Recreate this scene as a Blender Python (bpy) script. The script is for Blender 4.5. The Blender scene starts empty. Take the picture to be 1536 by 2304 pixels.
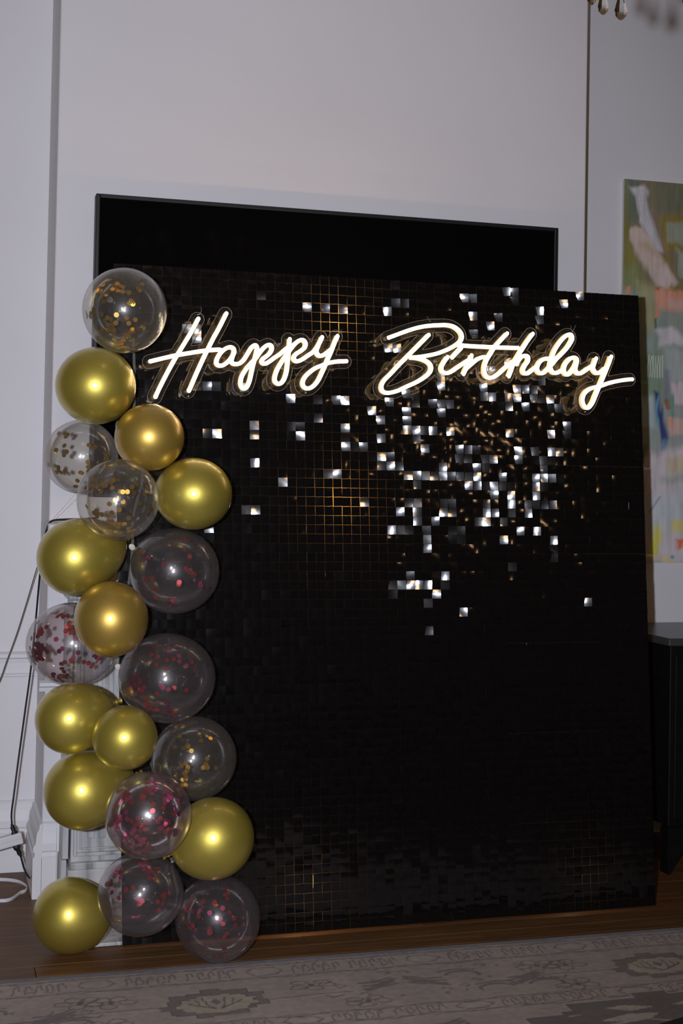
import bpy, bmesh, math, random
import numpy as np
from mathutils import Vector, Matrix
random.seed(7)
rng = np.random.default_rng(7)
S = bpy.context.scene
COL = S.collection

# ------------------------------------------------------------------ camera
W, H, F = 1536.0, 2304.0, 3150.0
YAW, PITCH, ROLL, SY = math.radians(16.3535), math.radians(1.288), math.radians(1.0647), -137.48
CAM = Vector((0.0, 0.0, 1.40))
fwd = Vector((math.sin(YAW) * math.cos(PITCH), math.cos(YAW) * math.cos(PITCH), math.sin(PITCH)))
r0 = Vector((math.cos(YAW), -math.sin(YAW), 0))
u0 = r0.cross(fwd)
RT = math.cos(ROLL) * r0 + math.sin(ROLL) * u0
UP = math.cos(ROLL) * u0 - math.sin(ROLL) * r0
cd = bpy.data.cameras.new('camera')
cd.sensor_width = 36.0
cd.lens = F / H * 36.0
cd.shift_y = SY / H
cd.clip_start = 0.05
cam = bpy.data.objects.new('camera', cd)
m = Matrix((RT, UP, -fwd)).transposed().to_4x4()
m.translation = CAM
cam.matrix_world = m
COL.objects.link(cam)
S.camera = cam

# ------------------------------------------------------------------ world, flash, warm lights behind the camera, exposure
wd = bpy.data.worlds.new('room_dark')
S.world = wd
wd.use_nodes = True
bg = wd.node_tree.nodes['Background']
bg.inputs[0].default_value = (1.0, 0.60, 0.30, 1)
bg.inputs[1].default_value = 0.022

def light(name, kind, loc, power, color, **kw):
    d = bpy.data.lights.new(name, kind)
    d.energy = power
    d.color = color
    for k, v in kw.items():
        setattr(d, k, v)
    o = bpy.data.objects.new(name, d)
    o.location = loc
    COL.objects.link(o)
    return o

FLASH = CAM - RT * 0.155 + UP * 0.03 - fwd * 0.02
fl = light('camera_flash', 'SPOT', FLASH, 455.0, (0.845, 0.892, 1.05), shadow_soft_size=0.022,
           spot_size=math.radians(70), spot_blend=0.75)
aim = Vector((0.98, 4.6, 1.42)) - FLASH
fl.rotation_euler = aim.to_track_quat('-Z', 'Y').to_euler()
light('warm_fill_behind', 'POINT', (-0.12, -0.35, 1.86), 40.0, (1.0, 0.58, 0.26), shadow_soft_size=0.19)  # added warm fill just above the camera, gives the glinting sequins an orange part
light('warm_specks_behind', 'POINT', (4.05, -1.5, 2.2), 5.5, (1.0, 0.60, 0.30), shadow_soft_size=0.09)  # added unseen light, placed so its orange specks land on the screen's upper right
light('table_lamp_behind', 'POINT', (-1.6, -1.2, 0.9), 9.0, (1.0, 0.66, 0.38), shadow_soft_size=0.07)

S.view_settings.view_transform = 'Standard'
S.view_settings.look = 'None'
S.view_settings.exposure = 0.0
S.view_settings.gamma = 1.0
S.view_settings.use_curve_mapping = False
S.cycles.transparent_max_bounces = 48
S.cycles.max_bounces = 10
S.cycles.sample_clamp_indirect = 4.0

# ------------------------------------------------------------------ helpers
def ray(px, py):
    return fwd + RT * ((px - W / 2) / F) - UP * ((py - H / 2 - SY) / F)
def at_y(px, py, Y):
    d = ray(px, py)
    return CAM + d * ((Y - CAM.y) / d.y)
def at_z(px, py, Z):
    d = ray(px, py)
    return CAM + d * ((Z - CAM.z) / d.z)
def at_depth(px, py, z):
    return CAM + ray(px, py) * z
def to_px(P):
    d = Vector(P) - CAM
    z = d.dot(fwd)
    return (W / 2 + F * d.dot(RT) / z, H / 2 + SY - F * d.dot(UP) / z, z)

def link(name, me, parent=None, label=None, cat=None, group=None, kind=None, loc=None):
    o = bpy.data.objects.new(name, me)
    COL.objects.link(o)
    if loc is not None:
        o.location = loc
    if parent is not None:
        o.parent = parent
    if label: o['label'] = label
    if cat: o['category'] = cat
    if group: o['group'] = group
    if kind: o['kind'] = kind
    return o
def thing(name, label, cat, loc=(0, 0, 0), group=None):
    return link(name, None, None, label, cat, group, None, loc)

class MB:
    """collects geometry for ONE mesh"""
    def __init__(self, merge=True):
        self.merge = merge
        self.v, self.f, self.s, self.mi = [], [], [], []
    def add(self, vs, fs, smooth=False, mi=0):
        b = len(self.v)
        self.v += [tuple(p) for p in vs]
        for q in fs:
            self.f.append(tuple(b + i for i in q))
            self.s.append(smooth)
            self.mi.append(mi)
        return self
    def box(self, x0, x1, y0, y1, z0, z1, bev=0.0):
        if bev <= 0:
            vs = [(x, y, z) for z in (z0, z1) for y in (y0, y1) for x in (x0, x1)]
            fs = [(0, 2, 3, 1), (4, 5, 7, 6), (0, 1, 5, 4), (2, 6, 7, 3), (0, 4, 6, 2), (1, 3, 7, 5)]
            return self.add(vs, fs)
        bm = bmesh.new()
        bmesh.ops.create_cube(bm, size=1.0)
        for v in bm.verts:
            v.co = Vector(((x0 + x1) / 2 + v.co.x * (x1 - x0), (y0 + y1) / 2 + v.co.y * (y1 - y0), (z0 + z1) / 2 + v.co.z * (z1 - z0)))
        bmesh.ops.bevel(bm, geom=bm.edges[:], offset=bev, segments=2, profile=0.5, affect='EDGES')
        bm.verts.index_update()
        self.add([v.co.copy() for v in bm.verts], [[v.index for v in f.verts] for f in bm.faces])
        bm.free()
        return self
    def prism_x(self, prof, x0, x1):
        """profile [(y,z)...] extruded along x"""
        n = len(prof)
        vs = [(x0, y, z) for y, z in prof] + [(x1, y, z) for y, z in prof]
        fs = [(i, (i + 1) % n, n + (i + 1) % n, n + i) for i in range(n)]
        fs += [tuple(range(n))[::-1], tuple(range(n, 2 * n))]
        return self.add(vs, fs)
    def prism_y(self, prof, y0, y1):
        n = len(prof)
        vs = [(x, y0, z) for x, z in prof] + [(x, y1, z) for x, z in prof]
        fs = [(i, (i + 1) % n, n + (i + 1) % n, n + i) for i in range(n)]
        fs += [tuple(range(n))[::-1], tuple(range(n, 2 * n))]
        return self.add(vs, fs)
    def tube(self, pts, r, seg=8, flat=1.0, cap=True, side=None):
        pts = [Vector(p) for p in pts]
        n = len(pts)
        if not hasattr(r, '__len__'):
            r = [r] * n
        T = []
        for i in range(n):
            t = pts[min(i + 1, n - 1)] - pts[max(i - 1, 0)]
            T.append(t.normalized() if t.length > 1e-9 else Vector((0, 0, 1)))
        ref = side if side is not None else (Vector((0, 0, 1)) if abs(T[0].z) < .9 else Vector((1, 0, 0)))
        N = (ref - T[0] * ref.dot(T[0])).normalized()
        vs = []
        for i in range(n):
            base = side if side is not None else N
            N = (base - T[i] * base.dot(T[i]))
            N = N.normalized() if N.length > 1e-6 else Vector((1, 0, 0))
            B = T[i].cross(N)
            for k in range(seg):
                a = 2 * math.pi * k / seg
                vs.append(pts[i] + N * (math.cos(a) * r[i] * flat) + B * (math.sin(a) * r[i]))
        fs = [(i * seg + k, i * seg + (k + 1) % seg, (i + 1) * seg + (k + 1) % seg, (i + 1) * seg + k) for i in range(n - 1) for k in range(seg)]
        if cap:
            fs += [tuple(range(seg))[::-1], tuple(range((n - 1) * seg, n * seg))]
        return self.add(vs, fs, True)
    def lathe(self, prof, org=(0, 0, 0), axis=(0, 0, 1), seg=24, smooth=True, sx=1.0, sy=1.0, ux=None):
        """prof [(radius, along)...]"""
        org = Vector(org)
        A = Vector(axis).normalized()
        X = Vector(ux) if ux is not None else A.orthogonal()
        X = (X - A * X.dot(A)).normalized()
        Y = A.cross(X)
        vs = []
        for rr, t in prof:
            for k in range(seg):
                a = 2 * math.pi * k / seg
                vs.append(org + A * t + X * (math.cos(a) * rr * sx) + Y * (math.sin(a) * rr * sy))
        n = len(prof)
        fs = [(i * seg + k, i * seg + (k + 1) % seg, (i + 1) * seg + (k + 1) % seg, (i + 1) * seg + k) for i in range(n - 1) for k in range(seg)]
        if prof[0][0] > 1e-6: fs.append(tuple(range(seg))[::-1])
        if prof[-1][0] > 1e-6: fs.append(tuple(range((n - 1) * seg, n * seg)))
        return self.add(vs, fs, smooth)
    def mesh(self, name, *mats):
        me = bpy.data.meshes.new(name)
        me.from_pydata(self.v, [], self.f)
        for mt in mats:
            me.materials.append(mt)
        me.polygons.foreach_set('use_smooth', self.s)
        me.polygons.foreach_set('material_index', self.mi)
        me.update()
        if not self.merge:
            return me
        bm = bmesh.new()
        bm.from_mesh(me)
        bmesh.ops.remove_doubles(bm, verts=bm.verts, dist=1e-6)
        bmesh.ops.recalc_face_normals(bm, faces=bm.faces)
        bm.to_mesh(me)
        bm.free()
        return me
    def obj(self, name, mat, parent=None, **kw):
        mats = mat if isinstance(mat, (list, tuple)) else [mat]
        return link(name, self.mesh(name, *mats), parent, **kw)

def catmull(pts, step=6):
    pts = [Vector(p) for p in pts]
    out = []
    for i in range(len(pts) - 1):
        p0, p1, p2, p3 = pts[max(i - 1, 0)], pts[i], pts[i + 1], pts[min(i + 2, len(pts) - 1)]
        for k in range(step):
            t = k / step
            out.append(0.5 * ((2 * p1) + (p2 - p0) * t + (2 * p0 - 5 * p1 + 4 * p2 - p3) * t * t + (3 * p1 - p0 - 3 * p2 + p3) * t ** 3))
    out.append(pts[-1])
    return out

# ------------------------------------------------------------------ materials
def mat(name, base=(.8, .8, .8), rough=.5, metal=0.0, **kw):
    mt = bpy.data.materials.new(name)
    mt.use_nodes = True
    b = mt.node_tree.nodes['Principled BSDF']
    b.inputs['Base Color'].default_value = (*base, 1)
    b.inputs['Roughness'].default_value = rough
    b.inputs['Metallic'].default_value = metal
    for k, v in kw.items():
        b.inputs[k.replace('_', ' ')].default_value = v
    return mt
def nodes(mt):
    return mt.node_tree.nodes, mt.node_tree.links, mt.node_tree.nodes['Principled BSDF']
def add_noise(mt, c1, c2, scale=5, stretch=(1, 1, 1), detail=6, bump=0.0, bscale=None, lo=.3, hi=.7, rough=None):
    N, L, b = nodes(mt)
    tc = N.new('ShaderNodeTexCoord')
    mp = N.new('ShaderNodeMapping')
    mp.inputs['Scale'].default_value = stretch
    L.new(tc.outputs['Object'], mp.inputs['Vector'])
    nz = N.new('ShaderNodeTexNoise')
    nz.inputs['Scale'].default_value = scale
    nz.inputs['Detail'].default_value = detail
    L.new(mp.outputs[0], nz.inputs['Vector'])
    cr = N.new('ShaderNodeValToRGB')
    cr.color_ramp.elements[0].position = lo
    cr.color_ramp.elements[1].position = hi
    cr.color_ramp.elements[0].color = (*c1, 1)
    cr.color_ramp.elements[1].color = (*c2, 1)
    L.new(nz.outputs['Fac'], cr.inputs['Fac'])
    L.new(cr.outputs['Color'], b.inputs['Base Color'])
    if bump:
        n2 = N.new('ShaderNodeTexNoise')
        n2.inputs['Scale'].default_value = bscale or scale * 6
        n2.inputs['Detail'].default_value = 5
        L.new(mp.outputs[0], n2.inputs['Vector'])
        bp = N.new('ShaderNodeBump')
        bp.inputs['Strength'].default_value = bump
        bp.inputs['Distance'].default_value = 0.004
        L.new(n2.outputs['Fac'], bp.inputs['Height'])
        L.new(bp.outputs[0], b.inputs['Normal'])
    return mt

M = {}
M['wall'] = add_noise(mat('wall_paint', (.78, .77, .78), .62), (.765, .755, .765), (.79, .78, .79), 2.5, bump=.12, bscale=60)
M['trim'] = add_noise(mat('trim_paint', (.78, .78, .79), .45), (.76, .755, .765), (.80, .80, .81), 3, bump=.08, bscale=40)
M['floor_gap'] = mat('floor_joint', (.03, .02, .012), .8)
M['black_frame'] = mat('black_frame_plastic', (.006, .007, .009), .5)
M['black_glass'] = mat('black_glass', (.003, .003, .0035), .08, Specular_IOR_Level=.10)
M['film'] = None
M['black_wood'] = add_noise(mat('black_lacquer', (.004, .004, .004), .55, Specular_IOR_Level=.18), (.003, .003, .003), (.006, .005, .005), 4, (1, 8, 8))
M['black_top'] = mat('black_table_top', (.05, .052, .05), .3)
M['cable'] = mat('black_cable_rubber', (.012, .012, .013), .45)
M['thin_cable'] = mat('grey_cable', (.10, .085, .07), .5)
M['white_plastic'] = mat('white_plastic', (.72, .72, .74), .35)
M['ribbon'] = mat('white_ribbon', (.70, .69, .72), .4)
M['tape'] = mat('clear_tape_plastic', (.75, .72, .62), .3, Alpha=.08, Specular_IOR_Level=.1)
M['tape_loop'] = mat('pale_tape_loop', (.62, .58, .48), .4)
M['thread'] = mat('nylon_thread', (.55, .55, .55), .3)
M['brass'] = mat('chandelier_brass', (.45, .28, .09), .3, 1.0)
M['bulb'] = mat('candle_bulb', (1, .8, .5), .4, Emission_Color=(1, .62, .28, 1), Emission_Strength=0.35)
M['crystal'] = mat('cut_crystal', (1, .97, .93), .02, IOR=1.5, Transmission_Weight=1.0)
M['ceiling'] = mat('ceiling_paint', (.7, .69, .67), .7)

# marble
def marble():
    mt = mat('grey_marble', (.5, .5, .5), .35)
    N, L, b = nodes(mt)
    tc = N.new('ShaderNodeTexCoord')
    mp = N.new('ShaderNodeMapping')
    mp.inputs['Scale'].default_value = (9, 9, 1.1)
    L.new(tc.outputs['Object'], mp.inputs['Vector'])
    nz = N.new('ShaderNodeTexNoise')
    nz.inputs['Scale'].default_value = 2.2
    nz.inputs['Detail'].default_value = 8
    nz.inputs['Distortion'].default_value = .6
    L.new(mp.outputs[0], nz.inputs['Vector'])
    cr = N.new('ShaderNodeValToRGB')
    e = cr.color_ramp.elements
    e[0].position, e[0].color = .34, (.20, .22, .22, 1)
    e[1].position, e[1].color = .62, (.60, .61, .60, 1)
    e.new(.47).color = (.47, .485, .48, 1)
    L.new(nz.outputs['Fac'], cr.inputs['Fac'])
    L.new(cr.outputs[0], b.inputs['Base Color'])
    return mt
M['marble'] = marble()

def wood(i):
    k = 0.74 * (0.86, 1.0, 1.1, .94)[i]
    mt = mat('oak_plank', (.1, .06, .03), .5, Specular_IOR_Level=.3)
    return add_noise(mt, (.120 * k, .056 * k, .020 * k), (.225 * k, .108 * k, .038 * k), 3.0 + i, (.8, 9, 9), 7, .15, 20, .3, .72)
M['wood'] = [wood(i) for i in range(4)]

# gold latex with a metallic pearl pigment and a clear skin
def gold(name, c):
    mt = mat(name, c, .43, .78, Coat_Weight=1.0, Coat_Roughness=.15)
    return mt
M['gold'] = gold('chrome_gold_latex', (.60, .49, .085))
M['gold_deep'] = gold('chrome_antique_gold_latex', (.62, .42, .085))
M['gold_knot'] = mat('gold_latex_knot', (.42, .31, .05), .45, .5)

def schlick(N, L, f0, top, ex=5.0):
    """two-sided reflectance of a thin clear sheet"""
    lw = N.new('ShaderNodeLayerWeight'); lw.inputs['Blend'].default_value = .5
    pw_ = N.new('ShaderNodeMath'); pw_.operation = 'POWER'; pw_.inputs[1].default_value = ex
    L.new(lw.outputs['Facing'], pw_.inputs[0])
    mr = N.new('ShaderNodeMapRange'); mr.inputs['To Min'].default_value = f0; mr.inputs['To Max'].default_value = top
    L.new(pw_.outputs[0], mr.inputs['Value'])
    return mr
def clear(name, tint, haze, rim, f0=.080, ex=2.8):
    """thin transparent latex: see-through, slightly milky, glossy skin, denser where seen edge-on"""
    mt = bpy.data.materials.new(name)
    mt.use_nodes = True
    N, L = mt.node_tree.nodes, mt.node_tree.links
    N.clear()
    out = N.new('ShaderNodeOutputMaterial')
    tr = N.new('ShaderNodeBsdfTransparent')
    tr.inputs[0].default_value = (*tint, 1)
    df = N.new('ShaderNodeBsdfDiffuse')
    df.inputs[0].default_value = (*haze, 1)
    tl = N.new('ShaderNodeBsdfTranslucent')
    tl.inputs[0].default_value = (*haze, 1)
    hz = N.new('ShaderNodeMixShader')
    hz.inputs[0].default_value = .5
    L.new(df.outputs[0], hz.inputs[1]); L.new(tl.outputs[0], hz.inputs[2])
    lw = N.new('ShaderNodeLayerWeight')
    lw.inputs['Blend'].default_value = .22
    mr = N.new('ShaderNodeMapRange')
    mr.inputs['To Min'].default_value = .050
    mr.inputs['To Max'].default_value = rim
    L.new(lw.outputs['Facing'], mr.inputs['Value'])
    m1 = N.new('ShaderNodeMixShader')
    L.new(mr.outputs[0], m1.inputs[0]); L.new(tr.outputs[0], m1.inputs[1]); L.new(hz.outputs[0], m1.inputs[2])
    gl = N.new('ShaderNodeBsdfGlossy')
    gl.inputs['Roughness'].default_value = .085
    m2 = N.new('ShaderNodeMixShader')
    k = schlick(N, L, f0, .85, ex)
    g2 = N.new('ShaderNodeBsdfGlossy'); g2.inputs['Roughness'].default_value = .34
    g3 = N.new('ShaderNodeMixShader'); g3.inputs[0].default_value = .30
    L.new(gl.outputs[0], g3.inputs[1]); L.new(g2.outputs[0], g3.inputs[2])
    L.new(k.outputs[0], m2.inputs[0]); L.new(m1.outputs[0], m2.inputs[1]); L.new(g3.outputs[0], m2.inputs[2])
    L.new(m2.outputs[0], out.inputs[0])
    return mt
M['clear'] = clear('clear_latex', (.95, .94, .92), (.62, .58, .52), .18)
M['clear_pink'] = clear('clear_latex_cool', (.94, .90, .91), (.56, .53, .55), .17)
M['clear_shiny'] = clear('clear_latex_tight', (.95, .89, .91), (.58, .46, .50), .17, .16, 2.0)
M['conf_gold'] = mat('gold_foil', (.60, .37, .07), .25, .9)
M['conf_dark'] = mat('dull_gold_foil', (.36, .25, .06), .35, .8)
M['conf_red'] = mat('red_foil', (.33, .035, .035), .3, .55)
M['conf_pink'] = mat('pink_foil', (.68, .12, .28), .22, .8)
M['conf_plum'] = mat('plum_foil', (.15, .02, .045), .35, .6)

def acrylic():
    mt = bpy.data.materials.new('clear_acrylic')
    mt.use_nodes = True
    N, L = mt.node_tree.nodes, mt.node_tree.links
    N.clear()
    out = N.new('ShaderNodeOutputMaterial')
    tr = N.new('ShaderNodeBsdfTransparent'); tr.inputs[0].default_value = (.96, .95, .93, 1)
    gl = N.new('ShaderNodeBsdfGlossy'); gl.inputs['Roughness'].default_value = .05
    df = N.new('ShaderNodeBsdfDiffuse'); df.inputs[0].default_value = (.6, .55, .48, 1)
    ma = N.new('ShaderNodeMixShader'); ma.inputs[0].default_value = .010
    L.new(tr.outputs[0], ma.inputs[1]); L.new(df.outputs[0], ma.inputs[2])
    fr = schlick(N, L, .012, .7)
    mx = N.new('ShaderNodeMixShader')
    L.new(fr.outputs[0], mx.inputs[0]); L.new(ma.outputs[0], mx.inputs[1]); L.new(gl.outputs[0], mx.inputs[2])
    L.new(mx.outputs[0], out.inputs[0])
    return mt
M['acrylic'] = acrylic()
M['acrylic_edge'] = mat('polished_acrylic_edge', (.42, .36, .30), .2, Transmission_Weight=.5)
M['neon'] = mat('warm_white_neon', (1, .95, .85), .5, Emission_Color=(1, .80, .53, 1), Emission_Strength=5.2)
M['neon_side'] = mat('neon_silicone_side', (.8, .7, .5), .5, Emission_Color=(1, .60, .22, 1), Emission_Strength=.75)
M['steel'] = mat('steel_screw', (.6, .6, .6), .25, 1.0)
M['sequin'] = mat('black_sequin', (.003, .003, .0035), .28, 0.0, Specular_IOR_Level=.07, Coat_Weight=1.0, Coat_Roughness=.085, Coat_IOR=1.6)
M['pin'] = mat('sequin_pin', (.01, .01, .01), .5)

def film():
    mt = bpy.data.materials.new('smoky_backing_film')
    mt.use_nodes = True
    N, L = mt.node_tree.nodes, mt.node_tree.links
    N.clear()
    out = N.new('ShaderNodeOutputMaterial')
    df = N.new('ShaderNodeBsdfDiffuse'); df.inputs[0].default_value = (.006, .006, .006, 1)
    tl = N.new('ShaderNodeBsdfTranslucent'); tl.inputs[0].default_value = (.55, .5, .42, 1)
    mx = N.new('ShaderNodeMixShader'); mx.inputs[0].default_value = .5
    L.new(df.outputs[0], mx.inputs[1]); L.new(tl.outputs[0], mx.inputs[2])
    L.new(mx.outputs[0], out.inputs[0])
    return mt
M['film'] = film()

# ------------------------------------------------------------------ structure
YB, YW = 4.79, 5.13                 # chimney breast front, recessed walls
xl = at_y(121, 700, YB).x           # left arris of the breast
xr = at_y(1314.5, 640, YB).x        # right arris
ZC = 3.55
w = MB(); w.box(xl, xr, YB, YW + .15, 0, ZC, 0.006); w.obj('wall_center', M['wall'], kind='structure')
w = MB(); w.box(-2.4, xl + .05, YW, YW + .15, 0, ZC); wl = w.obj('wall_left', M['wall'], kind='structure')
w = MB(); w.box(xr - .05, 4.2, YW, YW + .15, 0, ZC); w.obj('wall_right', M['wall'], kind='structure')
w = MB(); w.box(-2.4, 4.2, -.6, YW + .15, ZC, ZC + .1); w.obj('ceiling', M['ceiling'], kind='structure')
fl_o = MB().box(-2.4, 4.2, -.6, YW + .15, -.12, -.018).obj('floor', M['floor_gap'], kind='structure')
# oak planks laid along the wall, 90 mm wide
pw = .092
y = YW - .002
row = 0
while y > 3.55:
    x = -1.5 - random.random() * .8
    while x < 3.3:
        ln = .75 + random.random() * .75
        p = MB().box(x + .0009, x + ln - .0009, y - pw + .0008, y - .0008, -.018, random.uniform(-.0006, 0), .0012)
        p.obj('plank', random.choice(M['wood']), fl_o)
        x += ln
    y -= pw
    row += 1
near = MB().box(-2.4, 4.2, -.6, y + .0, -.018, -.0005)
near.obj('boards_under_rug', M['wood'][1], fl_o, kind='stuff')

# moulded skirting on the left wall, along the breast side and on the breast front
def skirt_profile(y0, z, s=1):
    # (y,z) outline, y0 = wall face, proud towards -y
    return [(y0, 0), (y0 - .030, 0), (y0 - .030, .135), (y0 - .024, .14), (y0 - .024, .152), (y0 - .029, .157), (y0 - .029, .170), (y0 - .022, .180),
            (y0 - .018, .215), (y0 - .010, .232), (y0 - .010, .243), (y0, .25)]
bl = MB().prism_x(skirt_profile(YW, 0), -2.4, xl - .0005).obj('baseboard_left', M['trim'], kind='structure')
def side_profile():
    return [(xl, 0), (xl - .030, 0), (xl - .030, .135), (xl - .024, .14), (xl - .024, .152), (xl - .029, .157), (xl - .029, .170), (xl - .022, .180),
            (xl - .018, .215), (xl - .010, .232), (xl - .010, .243), (xl, .25)]
bs = MB().prism_y(side_profile(), YB - .03, YW - .031)
bs.obj('baseboard_side', M['trim'], kind='structure')
xm0 = at_y(143, 1800, 4.66).x        # outer edge of the marble surround
xp1 = at_y(126, 1960, YB - .03).x
MB().prism_x(skirt_profile(YB, 0), xl - .001, xp1).obj('baseboard_center', M['trim'], kind='structure')
# chair rail (two beads) on the left wall and returning on the breast
zr1 = at_y(40, 1478, YW).z
zr2 = at_y(40, 1520, YW).z
def rail(y0, z, h, d):
    return [(y0, z - h / 2), (y0 - d * .5, z - h / 2), (y0 - d * .6, z - h * .15), (y0 - d, z), (y0 - d, z + h * .3), (y0 - d * .4, z + h / 2), (y0, z + h / 2)]
MB().prism_x(rail(YW, zr1, .040, .022), -2.4, xl - .0005).obj('trim_1', M['trim'], kind='structure')
MB().prism_x(rail(YW, zr2, .018, .010), -2.4, xl - .0005).obj('trim_2', M['trim'], kind='structure')
zr3 = at_y(112, 1542, YB).z
MB().prism_x(rail(YB, zr3, .036, .024), xl - .02, xm0 - .001).obj('trim_3', M['trim'], kind='structure')

# ------------------------------------------------------------------ marble fireplace surround
fx1 = at_y(1300, 1500, 4.66).x
fp = thing('fireplace', 'pale grey veined marble fireplace surround hidden behind the black sequin screen', 'fireplace', (xm0, 4.66, 0))
def in_fp(mb, name, mt=None, **kw):
    o = mb.obj(name, mt or M['marble'], fp, **kw)
    o.matrix_parent_inverse = Matrix.Translation(-fp.location)
    return o
YP = 4.64                                   # pilaster face
xi0 = at_y(162, 1800, YP).x
xi1 = xi0 + .20
zsh = at_y(130, 1176, 4.56).z
xs0 = at_y(105, 1176, 4.56).x
in_fp(MB().box(xs0, fx1 + .1, 4.50, YB, zsh - .045, zsh, .006), 'mantel_shelf')
zca = at_y(160, 1336, YP).z
zcb = at_y(160, 1356, YP).z
in_fp(MB().box(xm0 - .01, fx1, 4.60, YB, zca, zsh - .046, .004), 'frieze')
in_fp(MB().box(xm0 - .004, xi1 + .02, 4.612, YB, zcb + .010, zca - .001, .003), 'capital_moulding')
in_fp(MB().box(xm0 + .010, xi1 + .012, 4.622, YB, zcb - .012, zcb + .009, .003), 'capital_moulding')
zpl = at_y(200, 1945, YP).z                 # top of the plinth block
def pilaster(a, b):
    in_fp(MB().box(a, b, YP, YB, zpl + .012, zcb - .013), 'pilaster')
    # sunk panel: two nested frames and three reeds
    def frame(m0, wd_, dep, z0, z1):
        f = MB()
        x0, x1 = a + m0, b - m0
        for q in ((x0, x0 + wd_, z0, z1), (x1 - wd_, x1, z0, z1), (x0 + wd_, x1 - wd_, z0, z0 + wd_), (x0 + wd_, x1 - wd_, z1 - wd_, z1)):
            f.box(q[0], q[1], YP - dep, YP + .001, q[2], q[3], .0035)
        return f
    in_fp(frame(.006, .012, .014, zpl + .03, zcb - .04), 'panel_frame')
    in_fp(frame(.026, .007, .009, zpl + .05, zcb - .06), 'panel_frame')
    wreed = (b - a - .09) / 3
    for k in range(3):
        x0 = a + .045 + k * wreed
        in_fp(MB().box(x0 + wreed * .18, x0 + wreed * .82, YP - .008, YP + .001, zpl + .085, zcb - .10, .005), 'reed')
    in_fp(MB().box(a - .004, b + .004, YP - .022, YB, zpl - .012, zpl + .012, .004), 'plinth_moulding')
    in_fp(MB().box(a - .010, b + .010, YP - .014, YB, .012, zpl - .0125, .003), 'plinth')
pilaster(xi0, xi1)
pilaster(fx1 - .22, fx1 - .02)
in_fp(MB().box(xm0, xi0 - .0045, 4.672, YB, zpl + .012, zcb - .013, .003), 'outer_strip')
in_fp(MB().box(xm0 - .004, xi0 - .0105, 4.664, YB, .012, zpl + .011, .003), 'outer_plinth')
hz0 = at_y(196, 2120, 4.25).x
in_fp(MB().box(hz0, fx1 + .05, 4.235, YB, .0005, .0118, .003), 'hearth_slab')
in_fp(MB().box(xi1 + .011, fx1 - .231, YB - .03, YB, .012, zca - .2), 'firebox_board', M['black_wood'])

# ------------------------------------------------------------------ television on the breast, above the mantel
YT = 4.72
tx0, tx1 = at_y(213, 600, YT).x, at_y(1254.5, 585, YT).x
tz1 = at_y(218, 434.5, YT).z
tz0 = at_y(198, 1118, YT).z
tv = thing('television', 'large black flat television on the white wall, above the sequin screen', 'television', ((tx0 + tx1) / 2, YT, tz0))
def in_tv(mb, name, mt):
    o = mb.obj(name, mt, tv); o.matrix_parent_inverse = Matrix.Translation(-tv.location); return o
bz = .014
f = MB()
f.box(tx0, tx0 + bz, YT, YT + .05, tz0, tz1, .003); f.box(tx1 - bz, tx1, YT, YT + .05, tz0, tz1, .003)
f.box(tx0 + bz, tx1 - bz, YT, YT + .05, tz1 - bz, tz1, .003); f.box(tx0 + bz, tx1 - bz, YT, YT + .05, tz0, tz0 + bz * 1.6, .003)
in_tv(f, 'bezel', M['black_frame'])
in_tv(MB().box(tx0 + bz, tx1 - bz, YT + .004, YT + .02, tz0 + bz, tz1 - bz), 'screen', M['black_glass'])
in_tv(MB().box(tx0 + .05, tx1 - .05, YT + .02, YB - .004, tz0 + .06, tz1 - .05), 'back_housing', M['black_frame'])

# ------------------------------------------------------------------ black cabinet at the right
ct = at_y(1505, 1437, 4.55)
cz = ct.z
cx0 = ct.x
cab = thing('cabinet', 'black cabinet with a dark grey top standing below the abstract painting', 'cabinet', (cx0, 4.55, 0))
def in_cab(mb, name, mt):
    o = mb.obj(name, mt, cab); o.matrix_parent_inverse = Matrix.Translation(-cab.location); return o
cx1 = cx0 + 1.1
in_cab(MB().box(cx0, cx1, 4.55, YW - .02, cz - .028, cz, .004), 'top', M['black_top'])
in_cab(MB().box(cx0 + .012, cx1 - .012, 4.562, YW - .03, .17, cz - .0285, .004), 'body', M['black_wood'])
for k in range(2):
    a = cx0 + .03 + k * .52
    d_ = in_cab(MB().box(a, a + .50, 4.553, 4.5618, .20, cz - .06, .003), 'door', M['black_wood'])
    kb = MB().lathe([(.0, 0), (.006, 0.0), (.006, .012), (.012, .016), (.012, .022), (.0, .026)], (a + (.45 if k == 0 else .05), 4.553, .55), (0, -1, 0), 12)
    kb.obj('knob', M['steel'], d_)
for k, xx in enumerate((cx0 + .012, cx1 - .012)):
    for yy in (4.562, YW - .09):
        s = 1 if k == 0 else -1
        prof = [(xx, 0.0), (xx + s * .012, 0.0), (xx + s * .11, .169), (xx, .169)]
        if s < 0: prof = prof[::-1]
        in_cab(MB().prism_y(prof, yy, yy + .055), 'bracket_foot', M['black_wood'])

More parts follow.
